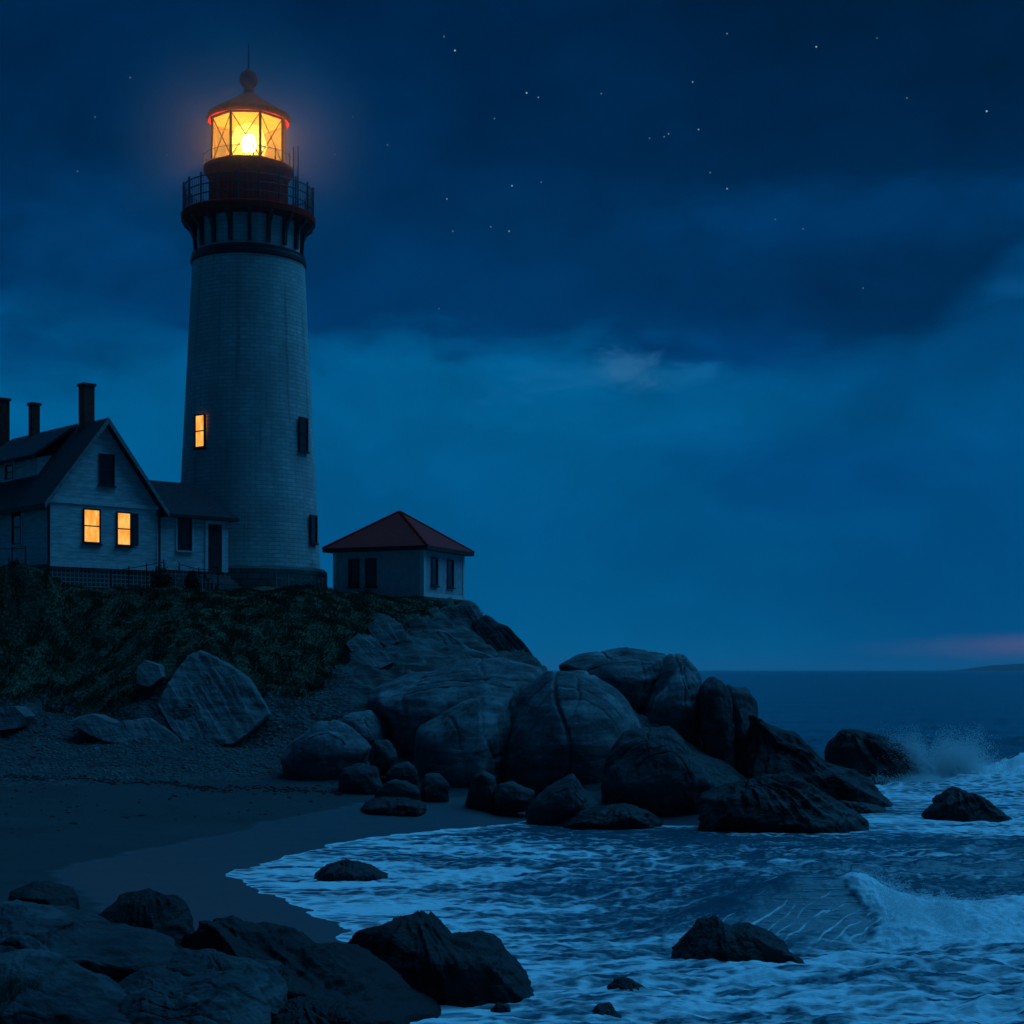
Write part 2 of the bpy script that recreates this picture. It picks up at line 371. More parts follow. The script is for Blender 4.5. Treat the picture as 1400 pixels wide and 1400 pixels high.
def build_terrain():
    us = np.unique(np.concatenate([np.linspace(-2.2, -.36, 40), np.linspace(-.36, .36, 360), np.linspace(.36, .8, 20)]))
    Ys = np.unique(np.concatenate([np.linspace(8, 46, 90), np.linspace(46, 62, 110), np.linspace(62, 92, 260), np.linspace(92, 260, 60)]))
    U, YY = np.meshgrid(us, Ys); X = (U*YY).ravel(); Y = YY.ravel()
    z = ground_z(X, Y)
    g = grass_mask(X, Y, z); z = z + g*.10
    pxx = X/np.maximum(Y,8)*F+700; rk = sstep(455, 520, pxx)*sstep(2.4, 3.6, z)*(1-g)
    q = np.stack([(X*.62 + z*.78)*1.1, (X*.78-z*.62)*.25, Y*.22], 1); w_ = q[:,0] + .5*pn(q*.8, 61); w_ = w_-np.floor(w_)
    z = z + rk*(.55*w_**2 + .35*ridged(q*1.6, 4, 62) - .2)
    V = np.stack([X, Y, z], 1); nu = len(us)
    a = np.arange(len(Ys)-1)[:,None]*nu + np.arange(nu-1)[None,:]; a = a.ravel()
    Fq = np.stack([a, a+1, a+nu+1, a+nu], 1)
    zf = z[Fq].mean(1); up = (zf > 1.05) & (Y[Fq].mean(1) > 52)
    def sub(mask, name, mat):
        f = Fq[mask]; used, inv = np.unique(f.ravel(), return_inverse=True)
        return mesh_np(name, V[used], inv.reshape(-1,4), mat, smooth=True, attrs={'grass': g[used], 'rocky': rk[used], 'shore': shore_dist(V[used,0], V[used,1])})
    # hillside soil, gravel and turf
    t = new_mat('headland_ground'); P = t.geo.outputs['Position']
    at = t.node('ShaderNodeAttribute', attribute_name='grass')
    n1 = t.noise(P, 1.2, 8, .65, .3); n2 = t.noise(P, 11, 6, .7); vor = t.node('ShaderNodeTexVoronoi'); t.l.new(P, vor.inputs['Vector']); vor.inputs['Scale'].default_value = 5.5
    grav = t.ramp(t.math('ADD', t.math('MULTIPLY', n1, .55), t.math('MULTIPLY', vor.outputs['Distance'], .5)), [(.25, (.11,.112,.108,1)), (.75, (.028,.029,.028,1))])
    turf = t.ramp(n1, [(.3, (.07,.085,.05,1)), (.7, (.10,.12,.065,1))])
    ar = t.node('ShaderNodeAttribute', attribute_name='rocky')
    st = t.noise(t.mapping(P, (.4,.4,3.2), (.2,-.85,.3)), 1.2, 8, .66, .4)
    bare = t.ramp(st, [(.3, (.03,.031,.03,1)), (.55, (.11,.113,.108,1)), (.75, (.21,.213,.2,1))])
    c = t.mix(at.outputs['Fac'], t.mix(ar.outputs['Fac'], grav, bare), turf)
    hb = t.math('ADD', t.math('MULTIPLY', t.math('MULTIPLY', vor.outputs['Distance'], t.math('SUBTRACT', 1.0, ar.outputs['Fac'])), -.8), t.math('ADD', t.math('MULTIPLY', n2, .5), t.math('MULTIPLY', st, 1.2)))
    principled(t, c, .95, t.bump(hb, .9, .12), .1)
    head = sub(up, 'headland', t.m); tag(head, 'steep grassy headland with gravel slope at its foot', 'headland', kind='structure')
    # sand
    t = new_mat('beach_sand'); P = t.geo.outputs['Position']
    sh = t.node('ShaderNodeAttribute', attribute_name='shore')
    n1 = t.noise(t.mapping(P, (.5,1,1)), .5, 6, .6, .4); n2 = t.noise(P, 6, 6, .7); n3 = t.noise(P, 40, 3, .6)
    wet_sheen = t.mr(t.math('ADD', sh.outputs['Fac'], t.math('MULTIPLY', n1, 2.2)), 4.6, 5.2, 1, 0)
    dry = t.ramp(t.math('ADD', t.math('MULTIPLY', n1, .5), t.math('MULTIPLY', n2, .5)), [(.3, (.028,.03,.031,1)), (.7, (.065,.068,.068,1))])
    c = t.mix(wet_sheen, dry, (.06,.068,.074,1))  # wet strip gets a paler base colour, standing in for reflected sky
    hb = t.math('ADD', t.math('MULTIPLY', n2, .7), t.math('MULTIPLY', n3, .4)); hb = t.math('MULTIPLY', hb, t.mr(wet_sheen, 0, 1, 1, .03))
    principled(t, c, t.mr(wet_sheen, 0, 1, .95, .52), t.bump(hb, .8, .08), .25)
    be = sub(~up, 'beach', t.m); tag(be, 'dark sand beach with a smooth wet strip by the water', 'beach', kind='structure')
build_terrain()

# ------------------------------------------------------------------ grass blades, pebbles
def sample_land(n, u0, u1, y0, y1, seed):
    r = np.random.default_rng(seed)
    Y = r.uniform(y0, y1, n); u = r.uniform(u0, u1, n); X = u*Y
    return r, X, Y, ground_z(X, Y)
def build_grass():
    r, X, Y, z = sample_land(900000, -.40, .02, 62, 92, 3)
    g = grass_mask(X, Y, z); clump = fbm(np.stack([X*1.3, Y*1.3, X*0], 1), 3, 5)
    back = sstep(86, 80, Y)
    k = (r.random(len(X)) < g*(.78+.2*clump)*(.25+.75*back)) & ~((X < -10) & (Y > 75.2 + .62*np.maximum(X+20.5, 0)) & (Y < 84) & (r.random(len(X)) < .93))
    X, Y, z, clump = X[k], Y[k], z[k], clump[k]; n = len(X)
    # keep clear of the buildings' floors
    L = r.uniform(.10, .24, n)*(1+.5*np.clip(clump, -.4, .7)); w = r.uniform(.014, .03, n)
    wind = .55 + .5*fbm(np.stack([X*.35, Y*.35, X*0+4], 1), 2, 9)
    dirx = wind + r.normal(0, .28, n); diry = -.35 + r.normal(0, .3, n)
    an = r.uniform(0, math.pi, n); cx, cy = np.cos(an)*w, np.sin(an)*w
    b = np.stack([X, Y, z-.04], 1)
    m = b + np.stack([dirx*L*.35, diry*L*.35, L*.75], 1); tip = b + np.stack([dirx*L*1.05, diry*L*1.05, L*.95], 1)
    o = np.stack([cx, cy, cx*0], 1)
    V = np.stack([b-o, b+o, m+o*.7, m-o*.7, tip], 1).reshape(-1, 3)
    i = np.arange(n)*5
    Ft = np.concatenate([np.stack([i, i+1, i+2], 1), np.stack([i, i+2, i+3], 1), np.stack([i+3, i+2, i+4], 1)])
    t = new_mat('grass_blades'); P = t.geo.outputs['Position']; n1 = t.noise(P, .8, 5, .6)
    at = t.node('ShaderNodeAttribute', attribute_name='tone')
    f = t.math('ADD', t.math('MULTIPLY', n1, .6), t.math('MULTIPLY', at.outputs['Fac'], .4))
    c = t.ramp(f, [(.25, (.07,.08,.05,1)), (.55, (.095,.105,.06,1)), (.85, (.13,.14,.08,1))])
    principled(t, c, .7, None, .15)
    o = mesh_np('grass', V, Ft, t.m, attrs={'tone': np.repeat(r.random(n), 5)})
    tag(o, 'wind-bent dark green grass covering the headland slope', 'grass', kind='stuff')
build_grass()
ICO_V = np.array([(0,0,1),(.894,0,.447),(.276,.851,.447),(-.724,.526,.447),(-.724,-.526,.447),(.276,-.851,.447),(.724,.526,-.447),(-.276,.851,-.447),(-.894,0,-.447),(-.276,-.851,-.447),(.724,-.526,-.447),(0,0,-1)])
ICO_F = np.array([(0,1,2),(0,2,3),(0,3,4),(0,4,5),(0,5,1),(1,6,2),(2,7,3),(3,8,4),(4,9,5),(5,10,1),(6,7,2),(7,8,3),(8,9,4),(9,10,5),(10,6,1),(7,6,11),(8,7,11),(9,8,11),(10,9,11),(6,10,11)])
def scatter_ico(P, S, r, squash=(1,1,1)):
    n = len(P); V = ICO_V[None]*(1+r.normal(0, .16, (n,12,1)))*S[:,None,None]*np.asarray(squash)
    a = r.uniform(0, 6.28, n); c, s = np.cos(a)[:,None], np.sin(a)[:,None]
    x = V[:,:,0]*c - V[:,:,1]*s*.7; y = V[:,:,0]*s + V[:,:,1]*c*.7
    V = np.stack([x, y, V[:,:,2]], 2) + P[:,None,:]
    Fc = (ICO_F[None] + (np.arange(n)*12)[:,None,None]).reshape(-1,3)
    return V.reshape(-1,3), Fc
def build_pebbles():
    r, X, Y, z = sample_land(60000, -.42, -.03, 56, 82, 8)
    g = grass_mask(X, Y, z); px = X/Y*F+700
    k = (g < .3) & (z > 1.15) & (z < 7) & (px < 700) & ~((px > 490) & (z > 2.9)) & (r.random(len(X)) < .42)
    P = np.stack([X, Y, z], 1)[k]; S = .02 + .10*r.random(len(P))**4
    V, Fc = scatter_ico(P, S, r, (1,.9,.6))
    o = mesh_np('pebbles', V, Fc, M['slab'], smooth=False)
    tag(o, 'loose grey pebbles on the slope under the grass', 'pebbles', kind='stuff')
build_pebbles()
def build_wrack():
    r = np.random.default_rng(31); n = 2600
    px = r.uniform(-120, 470, n); Yl = 57.2 - .0035*(px-150) + 1.1*pn(np.stack([px*.012, px*0, px*0], 1), 91) + r.normal(0, .28, n)*(1+.8*pn(np.stack([px*.05, px*0+3, px*0], 1), 92))
    Yl = np.where(r.random(n) < .25, r.uniform(44, 58, n), Yl); X = px2x(px, Yl); z = ground_z(X, Yl)
    k = (z > .3) & (r.random(n) < .35+.9*np.abs(pn(np.stack([px*.03, Yl*.4, px*0], 1), 93))); P = np.stack([X, Yl, z+.005], 1)[k]
    V, Fc = scatter_ico(P, .02+.09*r.random(len(P))**3, r, (1.6,.8,.35))
    tag(mesh_np('seaweed', V, Fc, plain('seaweed', (.012,.011,.009), .8, .4, 5)), 'dark line of seaweed scraps left along the upper beach', 'seaweed', kind='stuff')
build_wrack()

# ------------------------------------------------------------------ rocks
def rock(name, label, poly, Yf, D, lean=.3, mat='granite', amp=.06, jag=0.0, freq=.9, seed=0, group=None, under=.0, skirt=.4, facet=.5, layers=.0, nphi=110, nth=56, pw=.8, center=None, cat='rock'):
    """a solid boulder whose outline follows poly (picture pixels at its own distance), D deep either way"""
    Yc = Yf + D*.7
    P = np.array([(px2x(a, Yc), py2z(b, Yc)) for a, b in poly])
    if center is None:
        x, y = P[:,0], P[:,1]; x1, y1 = np.roll(x,-1), np.roll(y,-1); cr = x*y1-x1*y; A = cr.sum()/2
        c = np.array([((x+x1)*cr).sum(), ((y+y1)*cr).sum()])/(6*A)
    else: c = np.array([px2x(center[0], Yc), py2z(center[1], Yc)])
    P0 = P.copy(); hgt = P[:,1].max()-P[:,1].min(); lowz = P[:,1].min()
    P = P.copy(); kk = np.clip(((lowz+.22*hgt)-P[:,1])/(.22*hgt), 0, 1); P[:,1] -= kk*skirt*hgt
    ph = np.linspace(0, 2*math.pi, nphi, endpoint=False); d = np.stack([np.cos(ph), np.sin(ph)], 1)
    rr = np.full(nphi, .05)
    for a, b in zip(P, np.roll(P, -1, 0)):
        e = b-a; den = d[:,0]*e[1]-d[:,1]*e[0]; q = a-c
        with np.errstate(divide='ignore', invalid='ignore'):
            t = (q[0]*e[1]-q[1]*e[0])/den; s = (q[0]*d[:,1]-q[1]*d[:,0])/den
        ok = (np.abs(den) > 1e-9) & (s >= -1e-6) & (s <= 1+1e-6) & (t > 0)
        rr = np.where(ok, np.maximum(rr, np.where(ok, t, 0)), rr)
    for _ in range(2): rr = .25*np.roll(rr,1)+.5*rr+.25*np.roll(rr,-1)
    th = np.linspace(0, math.pi, nth)[1:-1]
    ra = np.sin(th)**pw; dy = -np.cos(th)
    X = c[0] + ra[:,None]*(rr*d[:,0])[None]; Z = c[1] + ra[:,None]*(rr*d[:,1])[None]
    Yv = Yc + D*np.repeat(dy[:,None], nphi, 1) + lean*np.maximum(Z-c[1], 0) + (lean-under)*np.minimum(Z-c[1], 0)
    V = np.stack([X, Yv, Z], 2).reshape(-1,3); m = len(th)
    V = np.concatenate([V, [[c[0], Yc-D, c[1]], [c[0], Yc+D, c[1]]]])
    idx = np.arange(m*nphi).reshape(m, nphi); nx = np.roll(idx, -1, 1)
    q = np.stack([idx[:-1], nx[:-1], nx[1:], idx[1:]], 2).reshape(-1,4)
    t1 = np.stack([nx[0], idx[0], np.full(nphi, m*nphi), np.full(nphi, m*nphi)], 1)
    faces = [tuple(f) for f in q] + [(int(a), int(b), m*nphi) for a, b in zip(nx[0], idx[0])] + [(int(a), int(b), m*nphi+1) for a, b in zip(idx[-1], nx[-1])]
    ctr = np.array([c[0], Yc, c[1]]); size = float(np.sqrt(abs(rr).mean()**2))
    nrm = (V-ctr)/np.array([max(rr.mean(),.1), max(D,.1), max(rr.mean(),.1)]); nrm /= np.linalg.norm(nrm, axis=1)[:,None]+1e-9
    S = size/1.2
    # broken planes
    rs = np.random.default_rng(seed+400); sc3 = np.array([max(np.abs(P[:,0]-c[0]).max(), .1), max(D, .1), max(np.abs(P[:,1]-c[1]).max(), .1)])
    p3 = (V-ctr)/sc3
    for k in range(16):
        n = rs.normal(0, 1, 3); n[1] = -abs(n[1])*1.2 if k % 3 else n[1]; n /= np.linalg.norm(n)
        h = p3@n; off = h.max()*rs.uniform(.66, .92); p3 = p3 - np.outer(np.maximum(h-off, 0)*facet, n)
    V = ctr + p3*sc3
    pw_ = V/size*freq
    dsp = fbm(pw_, 5, seed*7+1)*amp*2.0
    if layers:
        rho = np.concatenate([np.repeat(ra, nphi), [0, 0]]); upz = np.concatenate([np.tile(d[:,1], m), [0, 0]])
        wv = rho + .07*fbm(pw_*.9, 3, seed+90) + .10*(1-upz)*rs.uniform(-.5, .5)
        for r0 in (rs.uniform(.58,.66), rs.uniform(.74,.8), rs.uniform(.88,.92)):
            on = sstep(.05, .5, upz + .5*pn(pw_*.6, seed+int(r0*100)))
            dsp = dsp - layers*on*(sstep(r0-.03, r0+.012, wv)*.75 + 1.0*np.exp(-((wv-r0)/.012)**2))
        for k in range(2):
            aa = rs.uniform(-.5, .5); off = rs.uniform(-.5, .5)*size
            ln = (V[:,0]-c[0])*math.cos(aa) + (V[:,2]-c[1])*math.sin(aa) - off + .22*size*fbm(pw_*.8, 3, seed+70+k)
            dsp = dsp - .04*np.exp(-(ln/(.022*size))**2)*sstep(-.4, .1, pn(pw_*.5, seed+33+k))
    if jag:
        pk = P[P[:,1].argmax()]; ex, ez = V[:,0]-pk[0], V[:,2]-pk[1]-.25*size
        rad = np.sqrt(ex*ex+ez*ez+(V[:,1]-Yc)**2*.5)+1e-6
        q2 = np.stack([ex/rad*3.2, ez/rad*3.2 + (V[:,1]-Yc)/rad*2.2, rad/size*.9], 1)
        q3 = np.stack([V[:,0]*.8 + V[:,2]*.5, V[:,1]*.9, V[:,2]*1.5 - V[:,0]*.6], 1)/size*1.6
        dsp = dsp + 1.35*jag*(1.15*(ridged(q2, 4, seed*3+2)-.4) + .75*(ridged(q3, 5, seed*3+9)-.4))
        cell = np.floor(fbm(pw_*1.1, 2, seed+50)*5)/5
        dsp = dsp + jag*.55*cell
    V = V + nrm*dsp[:,None]*size
    x0, x1 = P0[:,0].min(), P0[:,0].max(); vx0, vx1 = V[:,0].min(), V[:,0].max()
    V[:,0] = x0 + (V[:,0]-vx0)/(vx1-vx0)*(x1-x0)
    zt_ = P0[:,1].max(); vt = V[:,2].max(); k_ = np.clip((V[:,2]-c[1])/(vt-c[1]), 0, 1); V[:,2] += k_*(zt_-vt)
    o = bpy.data.objects.new(name, None)
    V0 = V - ctr
    ob = mesh_np(name, V0, faces, M[mat], smooth=True)
    if jag: ob.data.set_sharp_from_angle(angle=R(38))
    ob.location = ctr
    tag(ob, label, cat, group)
    bpy.data.objects.remove(o)
    return ob

GB = 'granite boulders piled below the headland'
SR = 'small stones at the foot of the boulders'
WR = 'dark rocks washed by the sea'
FR = 'foreground rock ledges'
CR = 'rock outcrops in the grassy bank'
B = [
 # boulder pile, back to front
 ('boulder','smooth rounded boulder topping the pile against the sky, with a vertical crack',[(764,914),(800,896),(862,884),(914,893),(925,930),(900,975),(850,985),(800,960)],68,4.0,.5,'granite',.05,0,.9,1,GB),
 ('boulder','tall rounded boulder behind the pile, between the topmost boulder and the sea',[(895,915),(914,893),(936,893),(957,914),(965,940),(972,985),(968,1020),(920,1030),(880,1000),(876,950)],66,3.0,.5,'granite',.06,.03,1,2,GB),
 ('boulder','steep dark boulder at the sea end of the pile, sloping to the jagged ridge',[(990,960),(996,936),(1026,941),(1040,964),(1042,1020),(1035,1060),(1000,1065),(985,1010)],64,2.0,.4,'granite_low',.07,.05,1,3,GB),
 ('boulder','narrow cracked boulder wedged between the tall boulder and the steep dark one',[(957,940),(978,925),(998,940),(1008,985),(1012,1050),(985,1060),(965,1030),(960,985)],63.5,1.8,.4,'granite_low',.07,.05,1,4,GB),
 ('boulder','broad layered granite dome on the landward side of the pile',[(500,962),(530,936),(560,920),(624,906),(692,898),(754,914),(745,960),(700,1030),(640,1060),(560,1050),(528,1010)],62,4.6,.6,'granite',.06,.02,.9,5,GB),
 ('boulder','large rounded boulder with a straight crack along its right side and pale layered top',[(566,1045),(568,1000),(606,970),(660,945),(704,944),(694,1000),(680,1052),(676,1085),(600,1085)],58.5,3.4,.55,'granite',.04,0,.8,6,GB),
 ('boulder','largest smooth boulder in the middle of the pile, with a dark overhanging front',[(680,1058),(690,1004),(706,950),(750,921),(806,916),(845,934),(868,960),(882,995),(870,1050),(830,1092),(730,1098),(690,1082)],58,4.2,.5,'granite',.035,0,.8,7,GB),
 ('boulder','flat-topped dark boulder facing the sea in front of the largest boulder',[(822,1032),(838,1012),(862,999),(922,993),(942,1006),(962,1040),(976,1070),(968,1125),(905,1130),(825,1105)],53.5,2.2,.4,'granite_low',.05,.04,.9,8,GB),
 ('boulder','pale-topped boulder lying alone on the beach at the landward end of the pile',[(384,1035),(396,1013),(431,989),(458,985),(482,998),(508,1024),(500,1052),(463,1070),(400,1058)],58.5,1.5,.5,'granite',.05,.03,.9,9,GB),
 ('boulder','half-hidden boulder behind the pale-topped one at the foot of the gravel',[(455,995),(470,977),(508,971),(527,987),(530,1015),(500,1030),(465,1020)],61.5,1.3,.5,'granite',.05,.02,.9,10,GB),
 # small stones
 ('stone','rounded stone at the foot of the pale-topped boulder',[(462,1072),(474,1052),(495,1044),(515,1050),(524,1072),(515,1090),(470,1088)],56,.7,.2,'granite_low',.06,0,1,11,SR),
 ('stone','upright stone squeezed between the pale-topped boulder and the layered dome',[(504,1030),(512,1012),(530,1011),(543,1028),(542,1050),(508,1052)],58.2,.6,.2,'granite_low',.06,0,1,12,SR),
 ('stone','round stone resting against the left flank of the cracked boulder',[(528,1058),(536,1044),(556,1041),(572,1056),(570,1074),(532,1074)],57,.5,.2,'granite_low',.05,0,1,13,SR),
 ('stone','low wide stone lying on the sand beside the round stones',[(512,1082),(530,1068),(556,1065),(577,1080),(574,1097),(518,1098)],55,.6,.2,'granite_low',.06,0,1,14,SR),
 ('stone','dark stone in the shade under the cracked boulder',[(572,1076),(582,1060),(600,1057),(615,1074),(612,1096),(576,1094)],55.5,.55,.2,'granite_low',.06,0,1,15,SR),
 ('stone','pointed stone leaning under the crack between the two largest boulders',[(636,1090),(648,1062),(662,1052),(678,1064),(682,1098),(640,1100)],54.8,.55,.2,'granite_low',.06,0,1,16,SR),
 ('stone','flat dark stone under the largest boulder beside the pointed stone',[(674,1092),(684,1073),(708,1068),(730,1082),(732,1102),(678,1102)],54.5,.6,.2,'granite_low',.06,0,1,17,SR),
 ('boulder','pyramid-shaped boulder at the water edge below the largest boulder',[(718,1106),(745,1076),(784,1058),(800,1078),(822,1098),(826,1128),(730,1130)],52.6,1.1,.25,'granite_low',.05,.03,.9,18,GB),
 ('rock','low dark rock shelf at the water edge in front of the flat-topped boulder',[(760,1128),(800,1104),(851,1098),(890,1112),(908,1126),(880,1140),(770,1138)],51.2,1.2,.2,'wet_rock',.06,.08,1,19,WR),
 ('rock','flat dark rock lying alone on the wet sand',[(492,1108),(505,1095),(540,1090),(570,1098),(584,1112),(560,1120),(500,1119)],53,.9,.1,'wet_rock',.06,.06,1,20,WR),
 ('rock','long jagged dark ridge running down from the boulders into the surf',[(1022,1060),(1036,1012),(1045,978),(1057,979),(1076,998),(1108,1012),(1131,1036),(1195,1063),(1240,1097),(1205,1112),(1120,1112),(1050,1100)],59,2.2,.35,'wet_rock',.05,.10,1,21,WR),
 ('rock','broad pointed dark rock with furrowed sides at the tip of the boulder pile',[(950,1130),(968,1082),(1015,1056),(1058,1060),(1112,1083),(1150,1106),(1190,1137),(1150,1150),(1000,1150)],50.3,1.9,.4,'wet_rock',.05,.10,1,22,WR),
 ('rock','large dark rock in the surf struck by the far splash',[(1128,1040),(1140,1015),(1165,997),(1203,1001),(1243,1016),(1271,1046),(1276,1078),(1200,1085),(1140,1078)],70,2.0,.3,'wet_rock',.05,.09,1,23,WR),
 ('rock','small low rock reaching into the surf below the jagged ridge',[(1120,1104),(1150,1094),(1190,1099),(1212,1106),(1185,1113),(1130,1112)],57,.7,.2,'wet_rock',.06,.08,1,42,WR),
 ('rock','lone peaked dark rock in white water near the right edge',[(1262,1122),(1290,1091),(1314,1077),(1342,1089),(1383,1119),(1360,1130),(1280,1130)],54,1.2,.25,'wet_rock',.05,.09,1,24,WR),
 ('rock','low dark rock lying alone in the foam off the beach',[(426,1202),(445,1184),(474,1176),(505,1183),(534,1202),(510,1213),(440,1212)],38.6,.9,.2,'wet_rock',.05,.09,1,25,WR),
 ('rock','big double-humped black rock in the foam beside the foreground ledges',[(464,1310),(480,1278),(520,1250),(552,1245),(582,1265),(600,1282),(640,1277),(664,1290),(690,1325),(722,1355),(736,1376),(700,1392),(560,1400),(490,1380)],24.4,1.2,.3,'wet_rock',.045,.07,1,26,WR),
 ('rock','twin-peaked dark rock in the foam in front of the curling wave',[(918,1306),(950,1282),(970,1256),(986,1252),(1002,1268),(1022,1264),(1052,1282),(1090,1312),(1110,1328),(1060,1342),(950,1338)],27.2,.9,.25,'wet_rock',.045,.08,1,27,WR),
 ('rock','small black rock awash near the bottom edge',[(824,1358),(838,1340),(856,1337),(876,1352),(886,1366),(860,1374),(832,1372)],25.2,.35,.15,'wet_rock',.06,.08,1,28,WR),
 ('rock','tiny black rock at the very bottom edge of the surf',[(804,1392),(818,1374),(834,1371),(850,1389),(842,1404),(810,1404)],23.5,.3,.15,'wet_rock',.06,.08,1,29,WR),
 ('rock','smallest dark stone breaking the foam beside the double-humped rock',[(668,1386),(680,1370),(694,1375),(702,1390),(686,1398),(672,1397)],23.8,.15,.1,'wet_rock',.06,.06,1,43,WR),
 # foreground
 ('rock','hump-backed dark rock standing on the sand behind the foreground ledges',[(106,1300),(122,1250),(150,1226),(192,1217),(232,1226),(256,1255),(276,1300),(262,1330),(120,1330)],26.6,1.0,.3,'wet_rock',.05,.05,.9,30,FR),
 ('rock','low dark rock at the left edge behind the ledges',[(6,1250),(16,1216),(50,1207),(86,1212),(108,1236),(112,1262),(20,1268)],29,.8,.3,'wet_rock',.06,.05,.9,31,FR),
 ('rock','rugged black rock bank sloping down to the foam on the right of the ledges',[(240,1290),(262,1258),(300,1264),(330,1282),(380,1280),(430,1298),(486,1314),(540,1350),(590,1383),(604,1420),(420,1450),(300,1420)],22.4,1.6,.45,'wet_rock',.06,.09,1.1,32,FR),
 ('ledge','long smooth grey ledge sloping from the left edge across the foreground',[(-120,1290),(-60,1246),(0,1240),(52,1240),(100,1254),(140,1281),(190,1281),(232,1302),(262,1340),(200,1390),(-60,1400)],21.6,1.8,.6,'ledge',.05,.03,.9,33,FR),
 ('ledge','square-nosed grey ledge jutting right in front of the black rock bank',[(225,1306),(291,1302),(345,1315),(382,1324),(398,1350),(386,1385),(320,1410),(230,1390)],20.8,1.1,.6,'ledge',.05,.04,.9,34,FR),
 ('ledge','dark-fronted ledge block under the square-nosed ledge',[(122,1365),(150,1346),(194,1334),(242,1346),(310,1337),(345,1360),(372,1400),(360,1450),(140,1450)],19.8,1.1,.5,'ledge',.05,.04,.9,35,FR),
 ('ledge','nearest rounded ledge in the bottom left corner with grass at its edge',[(-140,1340),(-60,1316),(0,1314),(46,1316),(88,1334),(130,1364),(180,1398),(200,1450),(-100,1470)],19.0,1.4,.6,'ledge',.045,.02,.8,36,FR),
 ('ledge','low broken rock at the bottom edge between the ledges and the black bank',[(350,1395),(400,1370),(470,1372),(520,1392),(560,1430),(400,1450)],20.6,.8,.5,'wet_rock',.06,.09,1,37,FR),
 # bank outcrops
 ('rock_slab','large tilted rock slab with diagonal streaks leaning in the grassy bank',[(202,964),(216,925),(230,897),(248,889),(291,910),(330,938),(360,977),(322,1016),(286,1026),(254,1022),(223,990)],63.4,1.0,1.02,'slab',.03,.035,1,38,CR),
 ('rock_slab','small broken rock at the left shoulder of the large tilted slab',[(184,912),(192,903),(213,910),(220,926),(204,940),(186,934)],66,.5,.6,'slab',.05,.06,1,39,CR),
 ('rock_slab','low flat ledge at the foot of the bank left of the tilted slab',[(86,988),(112,976),(150,990),(194,983),(234,1006),(250,1022),(190,1026),(120,1008)],63.4,.8,.9,'slab',.05,.07,1,40,CR),
 ('rock_slab','low grey rock in the pebbles at the left edge of the bank',[(-30,985),(-8,968),(14,966),(30,980),(22,996),(-20,1000)],64,.6,.6,'slab',.05,.06,1,44,CR),
 ('rock_slab','steep bare rock face directly below the corner of the hip-roofed cottage',[(586,842),(606,828),(640,826),(656,850),(664,886),(640,896),(604,872)],79.5,1.3,.7,'slab',.05,.06,1,41,CR),
 ('rock_slab','broad slanting rock face above the layered granite dome',[(548,884),(580,858),(606,862),(640,886),(690,905),(660,925),(580,918)],74.5,1.5,.9,'slab',.05,.06,1,45,CR),
 ('rock_slab','rough sloping rock on the skyline at the seaward end of the headland',[(645,850),(664,840),(696,858),(722,886),(740,912),(700,922),(664,900)],78.5,1.8,.6,'granite_low',.06,.07,1,46,CR),
 ('rock_slab','narrow rock rib poking out of the grass above the gravel chute',[(500,856),(512,845),(528,852),(545,878),(530,884),(510,874)],73.5,.7,.8,'slab',.05,.06,1,47,CR),
 ('rock_slab','pale slanting rock rib beside the gravel chute below the cottage lawn',[(470,880),(486,866),(510,884),(540,905),(520,915),(486,902)],71,.7,.9,'slab',.05,.06,1,48,CR),
]
